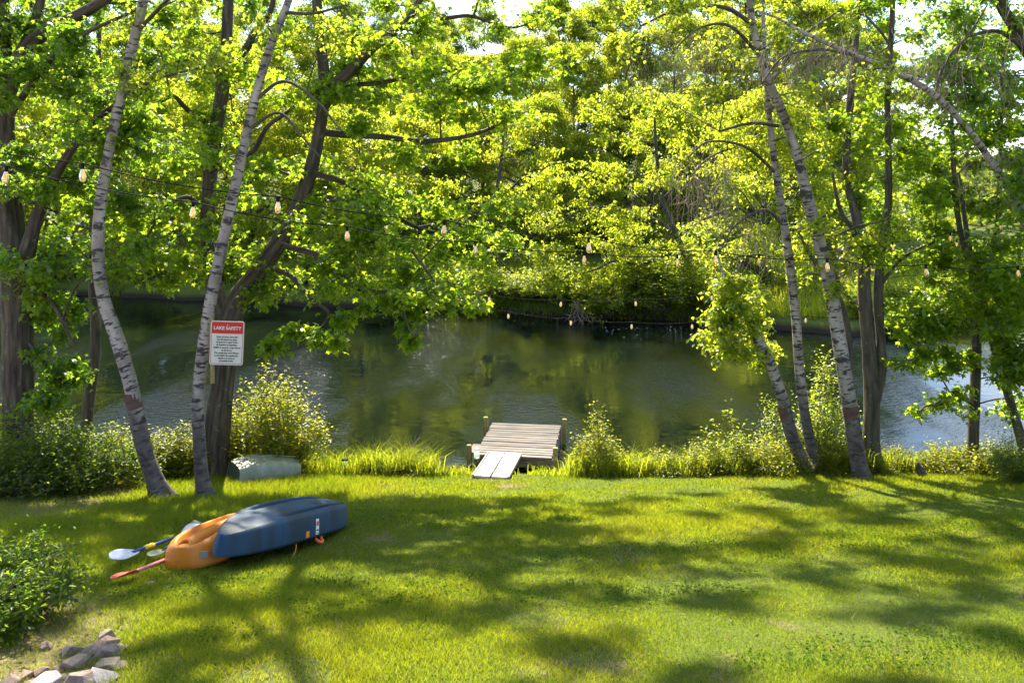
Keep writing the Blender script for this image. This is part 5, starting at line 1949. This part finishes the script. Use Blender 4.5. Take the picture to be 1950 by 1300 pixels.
for k, (px, py, hw, mt, lab, rz) in enumerate(STONES):
    p = on_ground(px, py, .05)
    s = hw * p[1] / FPX * 1.05
    o = link_mesh('stone', RM[k % 6].copy(), M[mt])
    o.location = (p[0], p[1], gz(p[0], p[1]) + s * .22)
    o.scale = (s, s * .95, s * .75)
    o.rotation_euler = (RNG.normal(0, .2), RNG.normal(0, .2), rz)
    tag(o, lab, 'stone', 'stones of the pile')
for k, (px, py, hw, lab) in enumerate([(286, 1113, 14, 'flat buried stone in the grass just below the red paddle'), (315, 1118, 16, 'flat buried stone in the grass below the orange kayak'),
                                       (378, 1140, 8, 'tiny pale stone in the lawn below the orange kayak'), (356, 934, 16, 'flat stone in the grass between the two left birches'),
                                       (430, 925, 14, 'grey stone by the roots of the forked maple'), (125, 988, 20, 'flat stone in the thin grass in front of the hedge')]):
    p = on_ground(px, py, .0)
    s = hw * p[1] / FPX
    o = link_mesh('stone', RM[(k + 2) % 6].copy(), M['stone_tan'])
    o.location = (p[0], p[1], gz(p[0], p[1]) + s * .08)
    o.scale = (s, s * .8, s * .4)
    o.rotation_euler = (0, 0, k * 1.3)
    tag(o, lab, 'stone')

# ------------------------------------------------------------------ stump, garden light, dead sticks
a = Acc()
ST = wempty('broken_stump', base_at(1758, 915, 13.9))
tag(ST, 'broken grey stump in the grass right of the broad birch', 'stump')
tube(a, np.array([at(1768, 920, 13.9), at(1758, 905, 13.9), at(1750, 890, 13.9), at(1747, 880, 13.9)]), np.array([.13, .10, .065, .02]), 9, .3, cap=True)
link_mesh('trunk', a.mesh('stump', True), M['maple_bark'], ST)

GL = empty('garden_light', (xof(657, 14.0), 14.0, gz(xof(657, 14.0), 14.0)))
tag(GL, 'small black solar garden light in the shore grass', 'garden light')
put('stake', bevel_box('stake', .02, .02, .22, .003), M['black_rubber'], GL, (0, 0, .11))
put('lens', lathe('lens', [(.03, .2), (.036, .23), (.036, .25), (.03, .29)], 12), M['jar_glass'], GL)
put('cap', bevel_box('light_cap', .11, .09, .03, .006), M['black_rubber'], GL, (0, 0, .305))

a = Acc()
S, Mi, E = [], [], []
for (x0, y0, x1, y1) in ((745, 885, 752, 845), (750, 880, 775, 843), (765, 885, 800, 832), (775, 885, 795, 850), (780, 882, 815, 850), (760, 890, 742, 840), (790, 890, 770, 860),
                         (800, 880, 810, 858), (845, 900, 830, 886), (850, 898, 865, 888), (840, 900, 855, 890)):
    p, q = at(x0, y0, 14.35), at(x1, y1, 14.45)
    S.append(p)
    E.append(q)
    Mi.append((p + q) / 2 + RNG.normal(0, .04, 3))
twigs(a, S, Mi, E, .012, .005)
S2 = np.array(Mi)
E2 = S2 + RNG.normal(0, .12, S2.shape) + np.array((0, 0, .1))
twigs(a, S2, (S2 + E2) / 2, E2, .006, .003)
DS = wempty('dead_branch', base_at(770, 890, 14.35))
tag(DS, 'tangle of bare dead sticks at the shore left of the dock', 'branch')
link_mesh('sticks', a.mesh('sticks'), M['dead_twig'], DS)

# bare roots and twigs hanging into the water from the far bank
for cx, lab in ((1100, 'bare twigs hanging from the far bank into the water'),):
    a = Acc()
    n = 14
    Yf = 31.2
    S = np.array([at(cx + RNG.normal(0, 16), 575 + RNG.normal(0, 8), Yf) for _ in range(n)])
    E = np.array([at(cx + RNG.normal(0, 22), 618 + RNG.normal(0, 9), Yf - .6 + RNG.normal(0, .2)) for _ in range(n)])
    twigs(a, S, (S + E) / 2 + RNG.normal(0, .14, (n, 3)), E, .016, .006)
    Mi = (S * .3 + E * .7)
    E2 = Mi + RNG.normal(0, .3, (n, 3)) + np.array((0, 0, -.2))
    twigs(a, Mi, (Mi + E2) / 2, E2, .01, .004)
    R_ = wempty('hanging_twigs', S.mean(0) + np.array((0, .5, 0)))
    tag(R_, lab, 'twigs')
    link_mesh('twigs', a.mesh('hanging_twigs'), M['dead_twig'], R_)

for o in bpy.data.objects:
    if '_world' in o.keys():
        del o['_world']
